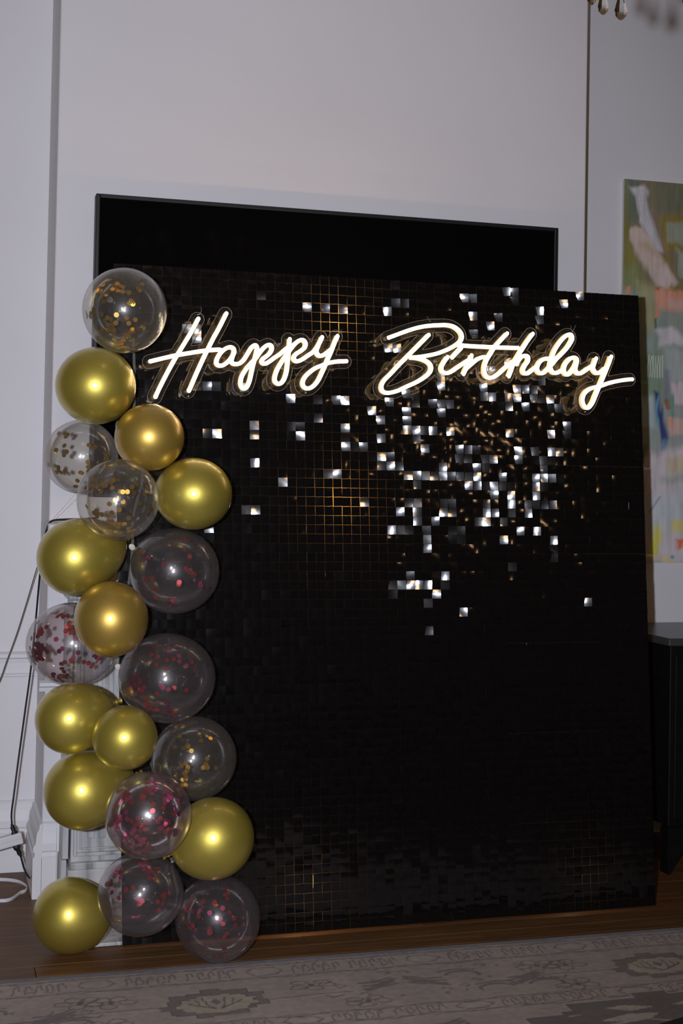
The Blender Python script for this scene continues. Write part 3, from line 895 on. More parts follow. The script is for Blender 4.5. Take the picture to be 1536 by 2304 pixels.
# clusters: x, y (in radii, y down), front/back, count, spread, materials
CONF = {
 1: [(-.32, .38, 'f', 13, .16, (Dk, Dk, G)), (-.86, .12, 'f', 8, .14, (Dk,)), (-.55, .5, 'f', 10, .13, (Dk, Dk, G)), (-.05, .82, 'b', 16, .15, (G,)), (-.15, -.55, 'b', 9, .13, (G,)), (-.55, -.40, 'b', 7, .10, (G,)), (.08, -.25, 'b', 4, .08, (G,)), (.15, .42, 'b', 7, .12, (G, G)), (.35, -.55, 'b', 3, .08, (G,))],
 4: [(-.5, -.58, 'f', 5, .07, (Dk,)), (-.55, -.15, 'f', 4, .09, (Dk, G)), (-.85, .22, 'f', 2, .06, (Dk,)), (-.55, .42, 'f', 5, .09, (Dk, G)), (.34, -.30, 'b', 3, .05, (G,)), (.62, .02, 'b', 2, .06, (G,)), (.2, .28, 'b', 4, .10, (G,)), (-.2, .85, 'f', 4, .09, (Dk,)), (-.02, .5, 'f', 2, .05, (Dk,)), (.7, -.2, 'b', 2, .08, (G,))],
 5: [(0, 0, 'f', 15, .5, (Dk, Dk, G)), (0, 0, 'b', 20, .55, (G,)), (-.45, .45, 'f', 5, .12, (Dk,)), (.05, .75, 'b', 9, .2, (G,)), (-.6, -.3, 'b', 6, .12, (G,)), (.75, .3, 'f', 4, .12, (Dk, G))],
 8: [(.15, -.25, 'b', 9, .5, (Rd,)), (-.7, -.35, 'b', 5, .08, (Pk, Rd)), (-.1, .85, 'b', 5, .08, (Rd, Pk)), (.68, .32, 'b', 3, .05, (Pk,)), (-.5, .1, 'b', 4, .2, (Rd,)), (.15, .32, 'f', 2, .05, (Rd,)), (.2, -.78, 'b', 3, .12, (Rd,))],
 10: [(-.80, .22, 'f', 42, .13, (Pl,)), (-.66, -.30, 'f', 15, .10, (Rd, Pl)), (-.08, -.52, 'b', 9, .09, (Rd,)), (-.05, -.36, 'f', 6, .08, (Rd,)), (-.22, .12, 'f', 6, .16, (Pl, Pk)), (-.3, .86, 'f', 14, .10, (Rd, Pl)), (.42, .46, 'b', 7, .08, (Rd,)), (.62, .30, 'b', 4, .06, (Pl, Pk)), (-.15, .5, 'f', 4, .1, (Rd, Pl)), (-.35, -.78, 'b', 7, .10, (Rd,))],
 11: [(-.72, .15, 'b', 24, .14, (Pl, Rd)), (-.35, .72, 'b', 13, .13, (Rd,)), (.05, .80, 'b', 9, .13, (Pl, Rd)), (-.2, -.5, 'b', 8, .16, (Rd,)), (.3, -.55, 'b', 5, .12, (Pk, Rd)), (.2, -.1, 'b', 6, .35, (Rd,)), (-.05, .15, 'f', 3, .12, (Pk,)), (-.85, .35, 'f', 6, .08, (Rd,))],
 15: [(-.18, .24, 'f', 6, .06, (G,)), (.32, .18, 'b', 6, .07, (G,)), (-.30, .48, 'b', 6, .09, (G,)), (-.25, -.3, 'b', 5, .12, (G,)), (.25, -.45, 'b', 2, .08, (G,)), (-.3, .75, 'b', 7, .10, (G,)), (.55, .15, 'b', 1, .03, (G,)), (-.35, -.75, 'b', 5, .14, (G,))],
 16: [(-.62, .1, 'b', 10, .14, (Pk,)), (-.30, .64, 'b', 12, .12, (Pk,)), (.45, -.45, 'b', 13, .12, (Pk,)), (.1, -.68, 'b', 9, .10, (Pk,)), (.48, .2, 'b', 9, .12, (Pk, Rd)), (-.55, -.5, 'b', 7, .10, (Pk, Rd)), (-.12, -.42, 'f', 4, .07, (Rd,)), (.15, .0, 'b', 9, .16, (Rd,)), (-.2, .38, 'b', 8, .14, (Rd,)), (-.92, .15, 'f', 6, .09, (Pl, Dk)), (.62, .35, 'f', 5, .09, (Pl, Pk)), (.72, -.02, 'f', 1, .02, (Pl,)), (-.05, .86, 'f', 7, .12, (Rd, Pl)), (-.05, -.6, 'f', 1, .03, (Rd,))],
 18: [(.1, -.70, 'b', 14, .16, (Rd, Pk)), (.35, -.52, 'b', 6, .13, (Rd,)), (-.55, -.55, 'f', 9, .10, (Pl, Pk)), (.02, .18, 'f', 5, .06, (Pk, Rd)), (-.35, -.08, 'f', 3, .10, (Rd,)), (.6, .05, 'b', 4, .06, (Pk, Rd)), (-.8, -.25, 'f', 7, .09, (Pl,)), (.45, .25, 'b', 3, .12, (Rd,))],
 20: [(-.62, -.3, 'b', 10, .15, (Rd, Pk)), (-.72, .25, 'b', 9, .14, (Rd, Pl)), (-.15, -.25, 'f', 4, .12, (Pk, Rd)), (-.25, .30, 'f', 4, .05, (Rd,)), (.2, .38, 'f', 1, .02, (Rd,)), (.1, -.7, 'b', 5, .14, (Rd,)), (.35, .1, 'b', 6, .22, (Rd,)), (-.5, .05, 'f', 3, .08, (Rd,)), (0, .72, 'b', 5, .18, (Rd, Pk)), (.05, .0, 'f', 1, .02, (Pk,))],
}
LABEL = {
 1: 'topmost clear balloon with gold confetti, left of the word Happy', 2: 'gold balloon directly below the topmost clear balloon',
 3: 'dark gold balloon touching the bottom of the letter H', 4: 'clear gold-confetti balloon against the white wall, half behind another clear one',
 5: 'clear balloon full of scattered gold confetti, in front of three others', 6: 'oval gold balloon sticking out furthest over the screen in the upper garland',
 7: 'large pear-shaped gold balloon in front of the mantel shelf corner', 8: 'clear balloon with sparse red confetti, below the oval gold one',
 9: 'brownish gold round balloon over the red-speckled clear balloon', 10: 'clear balloon packed with dark red confetti on its left side',
 11: 'large clear balloon with dull red confetti along its lower left, mid garland', 12: 'pear-shaped gold balloon below the balloon packed with dark red confetti',
 13: 'small round gold balloon overlapping two pear-shaped ones', 14: 'pear-shaped gold balloon beside the bright pink-confetti balloon',
 15: 'clear balloon with few gold flakes above the lower right gold balloon', 16: 'clear balloon with a shining ring of bright pink confetti',
 17: 'gold balloon low in the garland, in front of the sequin screen', 18: 'clear balloon with red confetti near its top, above the floor',
 19: 'gold balloon resting on the wooden floor by the marble fireplace', 20: 'clear pinkish balloon resting on the floor before the sequin screen',
}
for k, b in BAL.items():
    kind, cx, cy, rx, ry, _, ang, L = b
    z = depth[k]
    c = at_depth(cx, cy, z)
    RX, RY = rx * z / F, ry * z / F
    gold_ = kind in ('gold', 'deep')
    mt = {'gold': M['gold'], 'deep': M['gold_deep'], 'clear': M['clear'], 'pink': M['clear_pink'], 'shiny': M['clear_shiny']}[kind]
    root = thing('gold_balloon' if gold_ else 'confetti_balloon', LABEL[k], 'balloon', c, 'gold balloons of the garland' if gold_ else 'clear confetti balloons of the garland')
    iv = Matrix.Translation(-c)
    bm_, kn = bodymesh('skin', mt, c, RX, RY, ang, L, TILT.get(k, (.18, -.12)))
    o = bm_.obj('skin', mt, root); o.matrix_parent_inverse = iv
    o = kn.obj('knot', M['gold_knot'] if gold_ else mt, root); o.matrix_parent_inverse = iv
    if k in CONF:
        toc = (CAM - c).normalized()
        Rv = (RT - toc * RT.dot(toc)).normalized()
        Uv = toc.cross(Rv)
        if Uv.dot(UP) < 0: Uv = -Uv
        rnd = random.Random(100 + k)
        for (ax, ay, fb, n, sp, mats) in CONF[k]:
            for _ in range(n):
                for _t in range(20):
                    x, y = rnd.gauss(ax, sp), rnd.gauss(ay, sp)
                    if x * x + y * y < .93: break
                else:
                    x, y = ax * .9, ay * .9
                zz = math.sqrt(max(0, 1 - x * x - y * y)) * (1 if fb == 'f' else -1)
                d = Rv * (x * RX) - Uv * (y * RY) + toc * (zz * (RX + RY) / 2)
                nrm = (Rv * (x / RX) - Uv * (y / RY) + toc * (zz * 2 / (RX + RY))).normalized()
                nrm = (nrm + Vector((rnd.gauss(0, .12), rnd.gauss(0, .12), rnd.gauss(0, .12)))).normalized()
                me = conf_me[rnd.choice(mats)]
                co = link('confetti', me, root)
                Mx = nrm.to_track_quat('Z', 'Y').to_matrix().to_4x4()
                Mx.translation = c + d * (.975 - rnd.random() * .012)
                co.matrix_parent_inverse = iv
                co.matrix_basis = Mx

# perforated clear strip that holds the garland together, mostly hidden
tp = [(300, 760), (300, 925), (262, 960), (320, 1050), (300, 1160), (298, 1228), (290, 1310), (264, 1500), (276, 1560), (330, 1600), (345, 1735), (400, 1800), (385, 1920), (400, 2010)]
pts = catmull([at_y(px, py, 4.185) for px, py in tp], 8)
tpb = MB()
vs, fs = [], []
for i, p in enumerate(pts):
    d = (pts[min(i + 1, len(pts) - 1)] - pts[max(i - 1, 0)]).normalized()
    s_ = Vector((0, 1, 0)).cross(d).normalized() * .004
    for q in (p + s_ + Vector((0, -.0003, 0)), p - s_ + Vector((0, -.0003, 0)), p - s_ + Vector((0, .0003, 0)), p + s_ + Vector((0, .0003, 0))):
        vs.append(q)
n = len(pts)
for a in range(n - 1):
    for q in range(4): fs.append((a * 4 + q, a * 4 + (q + 1) % 4, a * 4 + 4 + (q + 1) % 4, a * 4 + 4 + q))
fs += [(3, 2, 1, 0), (4 * n - 4, 4 * n - 3, 4 * n - 2, 4 * n - 1)]
tpb.add(vs, fs)
tape = thing('balloon_tape', 'narrow pale plastic strip behind the balloons holding the garland', 'tape', at_y(264, 1500, 4.185))
o = tpb.obj('strip', M['tape'], tape); o.matrix_parent_inverse = Matrix.Translation(-tape.location)
for px, py in ((297, 1231), (266, 1501), (280, 1560)):
    p = at_y(px, py, 4.15)
    q = MB().lathe([(0, -.001), (.006, -.001), (.009, 0), (.009, .004), (.006, .006), (0, .006)], p, (0, 1, .1), 14, True, 1.0, 1.2).obj('loop', M['tape_loop'], tape)
    q.matrix_parent_inverse = Matrix.Translation(-tape.location)

# ------------------------------------------------------------------ cables, plugs, ribbon
root = thing('power_cable', 'black cable running over the mantel corner and down to the white socket', 'cable', at_y(27, 1850, 4.80))
iv = Matrix.Translation(-root.location)
pts = [at_y(215, 1166, 4.57), at_y(165, 1168, 4.56), at_y(125, 1170, 4.55), at_y(112, 1176, 4.53), at_y(104, 1195, 4.52), at_y(98, 1230, 4.58), at_y(90, 1290, 4.70), at_y(80, 1400, 4.78), at_y(70, 1500, 4.80), at_y(55, 1610, 4.81), at_y(40, 1720, 4.81), at_y(31, 1790, 4.80), at_y(26, 1830, 4.80), at_y(27, 1856, 4.80)]
o = MB().tube(catmull(pts, 6), .0032, 8).obj('cord', M['cable'], root); o.matrix_parent_inverse = iv
def plug(a, b, name, par, iv_):
    a, b = Vector(a), Vector(b)
    d = (b - a); L = d.length
    m_ = MB().lathe([(0, 0), (.0042, 0), (.005, L * .12), (.0075, L * .18), (.0078, L * .5), (.0115, L * .62), (.0135, L * .72), (.0135, L), (0, L)], a, d, 14, True, 1.0, .8)
    o = m_.obj(name, M['cable'], par); o.matrix_parent_inverse = iv_
    rb = MB()
    for k in range(3):
        t = L * (.22 + k * .09)
        rb.lathe([(.0070, t - .001), (.0088, t - .001), (.0088, t + .001), (.0070, t + .001)], a, d, 12, True, 1.0, .8)
    rb.obj('strain_relief', M['cable'], o)
plug(at_y(26, 1854, 4.80), at_y(36, 1884, 4.80), 'plug', root, iv)
sk = thing('socket_block', 'white multi-socket block hanging with two black plugs in it', 'socket', at_y(20, 1893, 4.80))
ivs = Matrix.Translation(-sk.location)
a, b = at_y(-26, 1905, 4.80), at_y(50, 1883, 4.80)
ax = (b - a).normalized(); up = Vector((0, 1, 0)).cross(ax).normalized()
if up.z < 0: up = -up
def blk(x0, x1, z0, z1, y0, y1, bev):
    m_ = MB().box(x0, x1, y0, y1, z0, z1, bev)
    m_.v = [tuple(a + ax * v[0] + Vector((0, 1, 0)) * v[1] + up * v[2]) for v in m_.v]
    return m_
Ls = (b - a).length
o = blk(0, Ls, -.019, .019, -.016, .016, .004).obj('housing', M['white_plastic'], sk); o.matrix_parent_inverse = ivs
o = blk(.004, Ls - .004, -.0004, .0004, -.0165, -.0155, 0).obj('housing_seam', M['steel'], sk); o.matrix_parent_inverse = ivs
lo = thing('power_cable', 'black cable plugged under the white socket, trailing onto the floor', 'cable', at_y(47, 1925, 4.80))
ivl = Matrix.Translation(-lo.location)
plug(at_y(47, 1927, 4.80), at_y(35, 1899, 4.80), 'plug', lo, ivl)
g = at_z(73, 1979, .004)
pts = [at_y(47, 1927, 4.80), at_y(51, 1942, 4.80), at_y(55, 1956, 4.80), at_y(62, 1970, 4.78), at_z(72, 1980, .006), at_z(84, 1984.5, .0045), at_z(96, 1985.5, .004), at_z(108, 1988, .004), at_z(120, 1995, .004), at_z(140, 2012, .004), at_z(165, 2022, .004)]
o = MB().tube(catmull(pts, 6), .0034, 8).obj('cord', M['cable'], lo); o.matrix_parent_inverse = ivl
th = thing('thin_cable', 'thin brown cable slanting down the left wall from the mantel', 'cable', at_y(84, 1272, 4.9))
pts = [at_y(110, 1215, 4.60), at_y(95, 1245, 4.78), at_y(84, 1275, 4.95), at_y(60, 1355, 5.00), at_y(38, 1425, 5.01), at_y(15, 1488, 5.01), at_y(-6, 1543, 5.02), at_y(-60, 1640, 5.02)]
o = MB().tube(catmull(pts, 5), .0019, 6).obj('cord', M['thin_cable'], th); o.matrix_parent_inverse = Matrix.Translation(-th.location)
fn = thing('nylon_thread', 'fine nylon thread slanting from a clear balloon to the mantel', 'thread', at_y(118, 1168, 4.55))
o = MB().tube([at_y(120, 1167, 4.55), at_y(146, 1138, 4.42), at_y(172, 1108, 4.30)], .0005, 6).obj('strand', M['thread'], fn); o.matrix_parent_inverse = Matrix.Translation(-fn.location)
# white ribbon loop lying on the floor
rp = [(-60, 1990), (-25, 1984), (0, 1983), (20, 1984), (40, 1987.5), (52, 1993), (59.5, 1999), (61, 2004), (56, 2009), (46, 2013), (38, 2019), (28, 2026), (16, 2030), (0, 2031), (-30, 2033), (-70, 2040)]
rbp = catmull([at_z(px, py, 0) for px, py in rp], 6)
vs, fs = [], []
for i, p in enumerate(rbp):
    d = (rbp[min(i + 1, len(rbp) - 1)] - rbp[max(i - 1, 0)]).normalized()
    s_ = Vector((-d.y, d.x, 0)) * .0005
    hgt = .0095
    tilt = Vector((0, .010, 0))
    for q in (p + s_ + Vector((0, 0, .0004)), p - s_ + Vector((0, 0, .0004)), p - s_ + tilt + Vector((0, 0, hgt)), p + s_ + tilt + Vector((0, 0, hgt))):
        vs.append(q)
n = len(rbp)
for q0 in range(n - 1):
    for q in range(4): fs.append((q0 * 4 + q, q0 * 4 + (q + 1) % 4, q0 * 4 + 4 + (q + 1) % 4, q0 * 4 + 4 + q))
fs += [(3, 2, 1, 0), (4 * n - 4, 4 * n - 3, 4 * n - 2, 4 * n - 1)]
MB().add(vs, fs, True).obj('ribbon', M['ribbon'], None, label='flat white ribbon lying in a loop on the floor by the skirting', cat='ribbon')

# ------------------------------------------------------------------ coloured grids (rug weave and oil paint): colour per vertex
def smooth_noise(nx, nz, cx, cz, seed):
    r = np.random.default_rng(seed)
    g = r.random((cz + 2, cx + 2))
    X = np.linspace(0, cx, nx); Z = np.linspace(0, cz, nz)
    xi, zi = X.astype(int), Z.astype(int)
    fx, fz = X - xi, Z - zi
    fx = fx * fx * (3 - 2 * fx); fz = fz * fz * (3 - 2 * fz)
    a = g[np.ix_(zi, xi)] * (1 - fx) + g[np.ix_(zi, xi + 1)] * fx
    b = g[np.ix_(zi + 1, xi)] * (1 - fx) + g[np.ix_(zi + 1, xi + 1)] * fx
    return a * (1 - fz)[:, None] + b * fz[:, None]
def grid_mesh(name, P00, ex, ey, nx, ny, colors, thick, mt):
    """nx*ny quads, one vertex per node, colours (ny+1,nx+1,3); plus a skirt and underside"""
    nrm = ex.cross(ey).normalized()
    I = np.linspace(0, 1, nx + 1); J = np.linspace(0, 1, ny + 1)
    p0, a, b = np.array(P00), np.array(ex), np.array(ey)
    V = p0 + I[None, :, None] * a + J[:, None, None] * b
    V = V.reshape(-1, 3)
    idx = np.arange((nx + 1) * (ny + 1)).reshape(ny + 1, nx + 1)
    Q = np.stack([idx[:-1, :-1], idx[:-1, 1:], idx[1:, 1:], idx[1:, :-1]], -1).reshape(-1, 4)
    nb = len(V)
    cor = [idx[0, 0], idx[0, -1], idx[-1, -1], idx[-1, 0]]
    low = np.array([V[i] - np.array(nrm) * thick for i in cor])
    V = np.concatenate([V, low])
    me = bpy.data.meshes.new(name)
    faces = Q.tolist()
    e = [idx[0, :].tolist(), idx[:, -1].tolist(), idx[-1, ::-1].tolist(), idx[::-1, 0].tolist()]
    for k, ed in enumerate(e):
        faces.append([nb + k] + [nb + (k + 1) % 4] + ed[::-1])
    faces.append([nb + 3, nb + 2, nb + 1, nb])
    me.from_pydata(V.tolist(), [], faces)
    ca = me.color_attributes.new('pigment', 'FLOAT_COLOR', 'POINT')
    C = np.ones((len(V), 4), np.float32)
    C[:nb, :3] = colors.reshape(-1, 3)
    C[nb:, :3] = colors.reshape(-1, 3).mean(0)
    ca.data.foreach_set('color', C.ravel())
    me.materials.append(mt)
    me.update()
    return me
def pigment_mat(name, rough, bscale, bstr, stretch=(1, 1, 1), weave=False):
    mt = mat(name, (.5, .5, .5), rough)
    N, L, b = nodes(mt)
    at = N.new('ShaderNodeAttribute'); at.attribute_name = 'pigment'
    L.new(at.outputs['Color'], b.inputs['Base Color'])
    tc = N.new('ShaderNodeTexCoord')
    mp_ = N.new('ShaderNodeMapping'); mp_.inputs['Scale'].default_value = stretch
    L.new(tc.outputs['Object'], mp_.inputs['Vector'])
    if weave:
        nz = N.new('ShaderNodeTexWave'); nz.bands_direction = 'DIAGONAL'
        nz.inputs['Scale'].default_value = bscale; nz.inputs['Distortion'].default_value = 1.0; nz.inputs['Detail'].default_value = 2
    else:
        nz = N.new('ShaderNodeTexNoise'); nz.inputs['Scale'].default_value = bscale; nz.inputs['Detail'].default_value = 6
    L.new(mp_.outputs[0], nz.inputs['Vector'])
    bp = N.new('ShaderNodeBump'); bp.inputs['Strength'].default_value = bstr; bp.inputs['Distance'].default_value = .003
    L.new(nz.outputs['Fac'], bp.inputs['Height'])
    L.new(bp.outputs[0], b.inputs['Normal'])
    return mt

class Canvas:
    """numpy paint surface with its own x (right) and y coordinates"""
    def __init__(self, x0, x1, y0, y1, nx, ny, base):
        self.X, self.Y = np.meshgrid(np.linspace(x0, x1, nx + 1), np.linspace(y0, y1, ny + 1))
        self.C = np.empty(self.X.shape + (3,)); self.C[:] = base
    def mix(self, m_, col):
        m_ = np.clip(m_, 0, 1)[..., None]
        self.C = self.C * (1 - m_) + np.array(col) * m_
    def line(self, pts, w_, col, soft=.4, op=1.0):
        D = np.full(self.X.shape, 1e9)
        pts = np.asarray(pts, float)
        for p, q in zip(pts[:-1], pts[1:]):
            d = q - p; L2 = max(d @ d, 1e-12)
            t = np.clip(((self.X - p[0]) * d[0] + (self.Y - p[1]) * d[1]) / L2, 0, 1)
            D = np.minimum(D, np.hypot(self.X - p[0] - t * d[0], self.Y - p[1] - t * d[1]))
        self.mix(np.clip((w_ - D) / (w_ * soft + 1e-9) + .5, 0, 1) * op, col)
    def poly(self, pts, col, soft=0, op=1.0, jit=None):
        pts = np.asarray(pts, float)
        X, Y = self.X, self.Y
        if jit is not None: X, Y = X + jit[0], Y + jit[1]
        ins = np.zeros(X.shape, bool)
        n = len(pts); D = np.full(X.shape, 1e9)
        for i in range(n):
            p, q = pts[i], pts[(i + 1) % n]
            c = ((p[1] > Y) != (q[1] > Y)) & (X < (q[0] - p[0]) * (Y - p[1]) / (q[1] - p[1] + 1e-12) + p[0])
            ins ^= c
            if soft:
                d = q - p; L2 = max(d @ d, 1e-12)
                t = np.clip(((X - p[0]) * d[0] + (Y - p[1]) * d[1]) / L2, 0, 1)
                D = np.minimum(D, np.hypot(X - p[0] - t * d[0], Y - p[1] - t * d[1]))
        if soft:
            sd = np.where(ins, D, -D)
            self.mix(np.clip(sd / soft * .5 + .5, 0, 1) * op, col)
        else:
            self.mix(ins * op, col)
    def ell(self, cx, cy, a, b, col, soft=.3, op=1.0):
        r = np.hypot((self.X - cx) / a, (self.Y - cy) / b)
        self.mix(np.clip((1 - r) / soft + .5, 0, 1) * op, col)

# ------------------------------------------------------------------ rug
e0, e1 = at_z(60, 2202, .009), at_z(1500, 2089, .009)
rx_ = (e1 - e0).normalized(); rx_.z = 0; rx_.normalize()
ry_ = Vector((rx_.y, -rx_.x, 0))                # towards the camera
X0, X1, DEP = -1.35, 2.75, 1.15
O = e0 + rx_ * (X0 - e0.x)
NX, NY = 820, 240
cv = Canvas(X0, X1, 0, DEP, NX, NY, (.36, .305, .275))
t1 = smooth_noise(NX + 1, NY + 1, 40, 12, 1); t2 = smooth_noise(NX + 1, NY + 1, 300, 90, 2); t3 = smooth_noise(NX + 1, NY + 1, 14, 5, 3)
lite, dk, mid, band = (.415, .36, .315), (.155, .128, .118), (.205, .172, .160), (.20, .20, .215)
tan_ = (.395, .335, .265)
cv.mix((t1 > .55) * .35, (.39, .32, .265))
rr_ = random.Random(31)
def wob(pts, a=.0035):
    return [(x + rr_.uniform(-a, a), y + rr_.uniform(-a, a)) for x, y in pts]
def guard(y0, y1, ph):
    cv.mix(((cv.Y > y0) & (cv.Y < y1)) * .7, (.385, .328, .292))
    xs = np.arange(X0, X1, .012)
    for yy in (y0 + .012, y1 - .012):
        n_ = np.array([rr_.uniform(-.002, .002) for _ in xs])
        cv.line(np.stack([xs, yy + .0065 * np.sin(xs * 26 + ph) + n_], 1), .0030, dk, op=.85)
        cv.line(np.stack([xs, yy - .0055 * np.sin(xs * 26 + ph) - n_], 1), .0024, mid, op=.85)
    ym, hh = (y0 + y1) / 2, (y1 - y0) * .24
    x, k = X0 + ph * .01, 0
    while x < X1:
        if k % 3 != 2:
            for q in range(5):
                xx = x + q * .030
                cv.line(wob([(xx, ym + hh), (xx + .004, ym - hh * .7), (xx + .016, ym - hh), (xx + .020, ym + .1 * hh)]), .0026, dk, op=.8)
                if q % 2: cv.line(wob([(xx + .008, ym + hh), (xx + .022, ym + hh * .5)]), .0032, mid, op=.8)
            x += .172
        else:
            cv.line(wob([(x, ym), (x + .02, ym - hh), (x + .08, ym - hh), (x + .105, ym), (x + .08, ym + hh), (x + .02, ym + hh), (x, ym)]), .0026, dk, op=.8)
            cv.line([(x + .025, ym), (x + .08, ym)], .004, lite)
            x += .130
        k += 1
guard(.030, .152, 0.4)
guard(.420, .512, 2.0)
def step_ring(cx, cy, a, b, n, col, w_, jag=.13):
    pts = []
    for q in range(n + 1):
        t = 2 * math.pi * q / n
        r = 1 + jag * (q % 2)
        pts.append((cx + a * r * math.cos(t), cy + b * r * math.sin(t)))
    out = []
    for p, q in zip(pts[:-1], pts[1:]):
        out += [p, (q[0], p[1])]
    out.append(pts[-1])
    cv.line(out, w_, col)
    return out
def palmette(cx, cy):
    o = step_ring(cx, cy, .132, .088, 18, lite, .0045)
    cv.poly(o, mid)
    cv.line(o, .0022, dk)
    o = step_ring(cx + .004, cy + .006, .100, .060, 22, dk, .0028, .10)
    cv.poly(o, tan_)
    for s in (-1, 1):
        for g in range(3):
            cv.line(wob([(cx + s * .006, cy + .042), (cx + s * (.022 + .022 * g), cy + .020 - .008 * g), (cx + s * (.030 + .020 * g), cy - .010 - .014 * (2 - g))]), .0026, dk if g != 1 else mid)
        cv.line(wob([(cx + s * .148, cy + .008), (cx + s * .26, cy + .004), (cx + s * .38, cy + .002)]), .0024, dk, op=.8)
        cv.line(wob([(cx + s * .148, cy + .018), (cx + s * .34, cy + .013)]), .0026, lite)
        cv.line(wob([(cx + s * .30, cy + .016), (cx + s * .315, cy + .035), (cx + s * .35, cy + .020)]), .0026, dk)
    cv.poly([(cx - .014, cy - .006), (cx, cy - .030), (cx + .016, cy - .004), (cx, cy + .014)], mid)
    for q in range(16):
        t = 2 * math.pi * q / 16
        cv.line([(cx + .108 * math.cos(t), cy + .068 * math.sin(t)), (cx + .122 * math.cos(t), cy + .079 * math.sin(t))], .0022, dk, op=.6)
def leafy(cx, cy, s, col):
    for k in range(4):
        t = k - 1.5
        cv.line(wob([(cx - .055 * s, cy + .020 * t + .012), (cx - .01 * s, cy + .012 * t), (cx + .045 * s, cy + .018 * t - .022)], .005), .0055, col)
    cv.line([(cx - .05 * s, cy + .03), (cx + .05 * s, cy - .035)], .0065, col)
def rosette(cx, cy):
    for k in range(5):
        t = k * 1.2566 + rr_.uniform(0, .7)
        x, y = cx + .044 * math.cos(t), cy + .026 * math.sin(t)
        o = [(x + .024 * math.cos(a), y + .016 * math.sin(a)) for a in np.linspace(0, 6.283, 8)]
        cv.line(wob(o, .003), .0024, dk, op=.85)
    cv.poly([(cx - .010, cy), (cx, cy - .012), (cx + .012, cy), (cx, cy + .012)], dk)
def scroll(cx, cy, s):
    t = np.linspace(.3, 3.4, 10)
    cv.line(np.stack([cx + s * .050 * np.cos(t), cy - .030 * np.sin(t)], 1), .0058, mid)
    cv.line(wob([(cx - .05 * s, cy - .034), (cx + .01 * s, cy - .046), (cx + .06 * s, cy - .040)]), .0046, mid)
pal = at_z(490, 2262, .009).x
PER = at_z(1478, 2168, .009).x - pal
for k in range(-2, 3):
    c0 = pal + k * PER
    palmette(c0, .295)
    rosette(c0 - .27, .235); rosette(c0 + .28, .225); rosette(c0 - .30, .385); rosette(c0 + .40, .375)
    leafy(c0 - .42, .31, 1, mid); leafy(c0 + .60, .27, -1, mid); leafy(c0 + .47, .265, 1, mid)
    scroll(c0 + .78, .36, 1); scroll(c0 + .93, .36, -1); scroll(c0 + .72, .245, -1)
    rosette(c0 + .96, .22)
    for q in range(12):
        xx = c0 + .34 + q * .055 + rr_.uniform(-.015, .015); yy = rr_.uniform(.17, .39)
        cv.poly(wob([(xx, yy), (xx + .018, yy - .008), (xx + .012, yy + .010)], .003), mid)
        yy = rr_.uniform(.17, .40)
        cv.line(wob([(xx, yy), (xx + .016, yy - .010), (xx + .034, yy + .002), (xx + .020, yy + .012)]), .0028, dk, op=.75)
# beyond the inner guard: big dark stepped medallions with pale leaves
for k in range(-2, 3):
    c0 = at_z(1500, 2262, .009).x + k * PER * .93
    o = step_ring(c0, .68, .40, .17, 26, lite, .005, .16)
    cv.poly(o, (.165, .140, .132))
    for s in (-1, 1):
        cv.poly(wob([(c0 + s * .03, .585), (c0 + s * .12, .560), (c0 + s * .17, .580), (c0 + s * .11, .600)], .01), tan_)
        cv.poly(wob([(c0 + s * .05, .640), (c0 + s * .14, .615), (c0 + s * .22, .650), (c0 + s * .15, .675), (c0 + s * .08, .665)], .012), lite)
        cv.poly(wob([(c0 + s * .24, .60), (c0 + s * .30, .59), (c0 + s * .29, .615)], .008), tan_)
        cv.line(wob([(c0 + s * .02, .70), (c0 + s * .10, .655), (c0 + s * .26, .69)], .006), .0045, lite)
    leafy(c0 - .62, .60, 1, mid); rosette(c0 + .60, .60)
cv.mix((cv.Y < .026) * 1.0, band)
cv.C *= (.80 + .16 * t1 + .22 * t2 + .10 * t3)[..., None]
rows_ = (np.arange(NY + 1) % 2)[:, None]
cv.C *= (1 - .04 * rows_)[..., None]
rug_m = pigment_mat('woven_rug_pile', .95, 260, .35, weave=True)
ex_, ey_ = rx_ * (X1 - X0), ry_ * DEP
rug_me = grid_mesh('rug', O + ey_, ex_, -ey_, NX, NY, cv.C[::-1], .008, rug_m)
link('rug', rug_me, None, 'faded grey beige rug with floral border lying before the sequin screen', 'rug')

# ------------------------------------------------------------------ low black table, only its corner edge in view
ta, tb_ = at_z(1472, 2304, .43), at_z(1536, 2286, .43)
td = (tb_ - ta).normalized(); tn = Vector((td.y, -td.x, 0))
if tn.y > 0: tn = -tn
tc0 = ta - td * .28
tbl = thing('low_table', 'low black table at the bottom right, only its edge above the rug', 'table', tc0)
ivt = Matrix.Translation(-tbl.location)
def tbox(u0, u1, v0, v1, z0, z1, bev):
    m_ = MB().box(u0, u1, v0, v1, z0, z1, bev)
    m_.v = [tuple(Vector((tc0.x, tc0.y, 0)) + td * q[0] + tn * q[1] + Vector((0, 0, q[2]))) for q in m_.v]
    return m_
o = tbox(0, 1.0, 0, .55, .395, .43, .004).obj('table_top', M['black_wood'], tbl); o.matrix_parent_inverse = ivt
for u_ in (.02, .93):
    for v_ in (.02, .48):
        o = tbox(u_, u_ + .05, v_, v_ + .05, .010, .3945, .003).obj('leg', M['black_wood'], tbl); o.matrix_parent_inverse = ivt

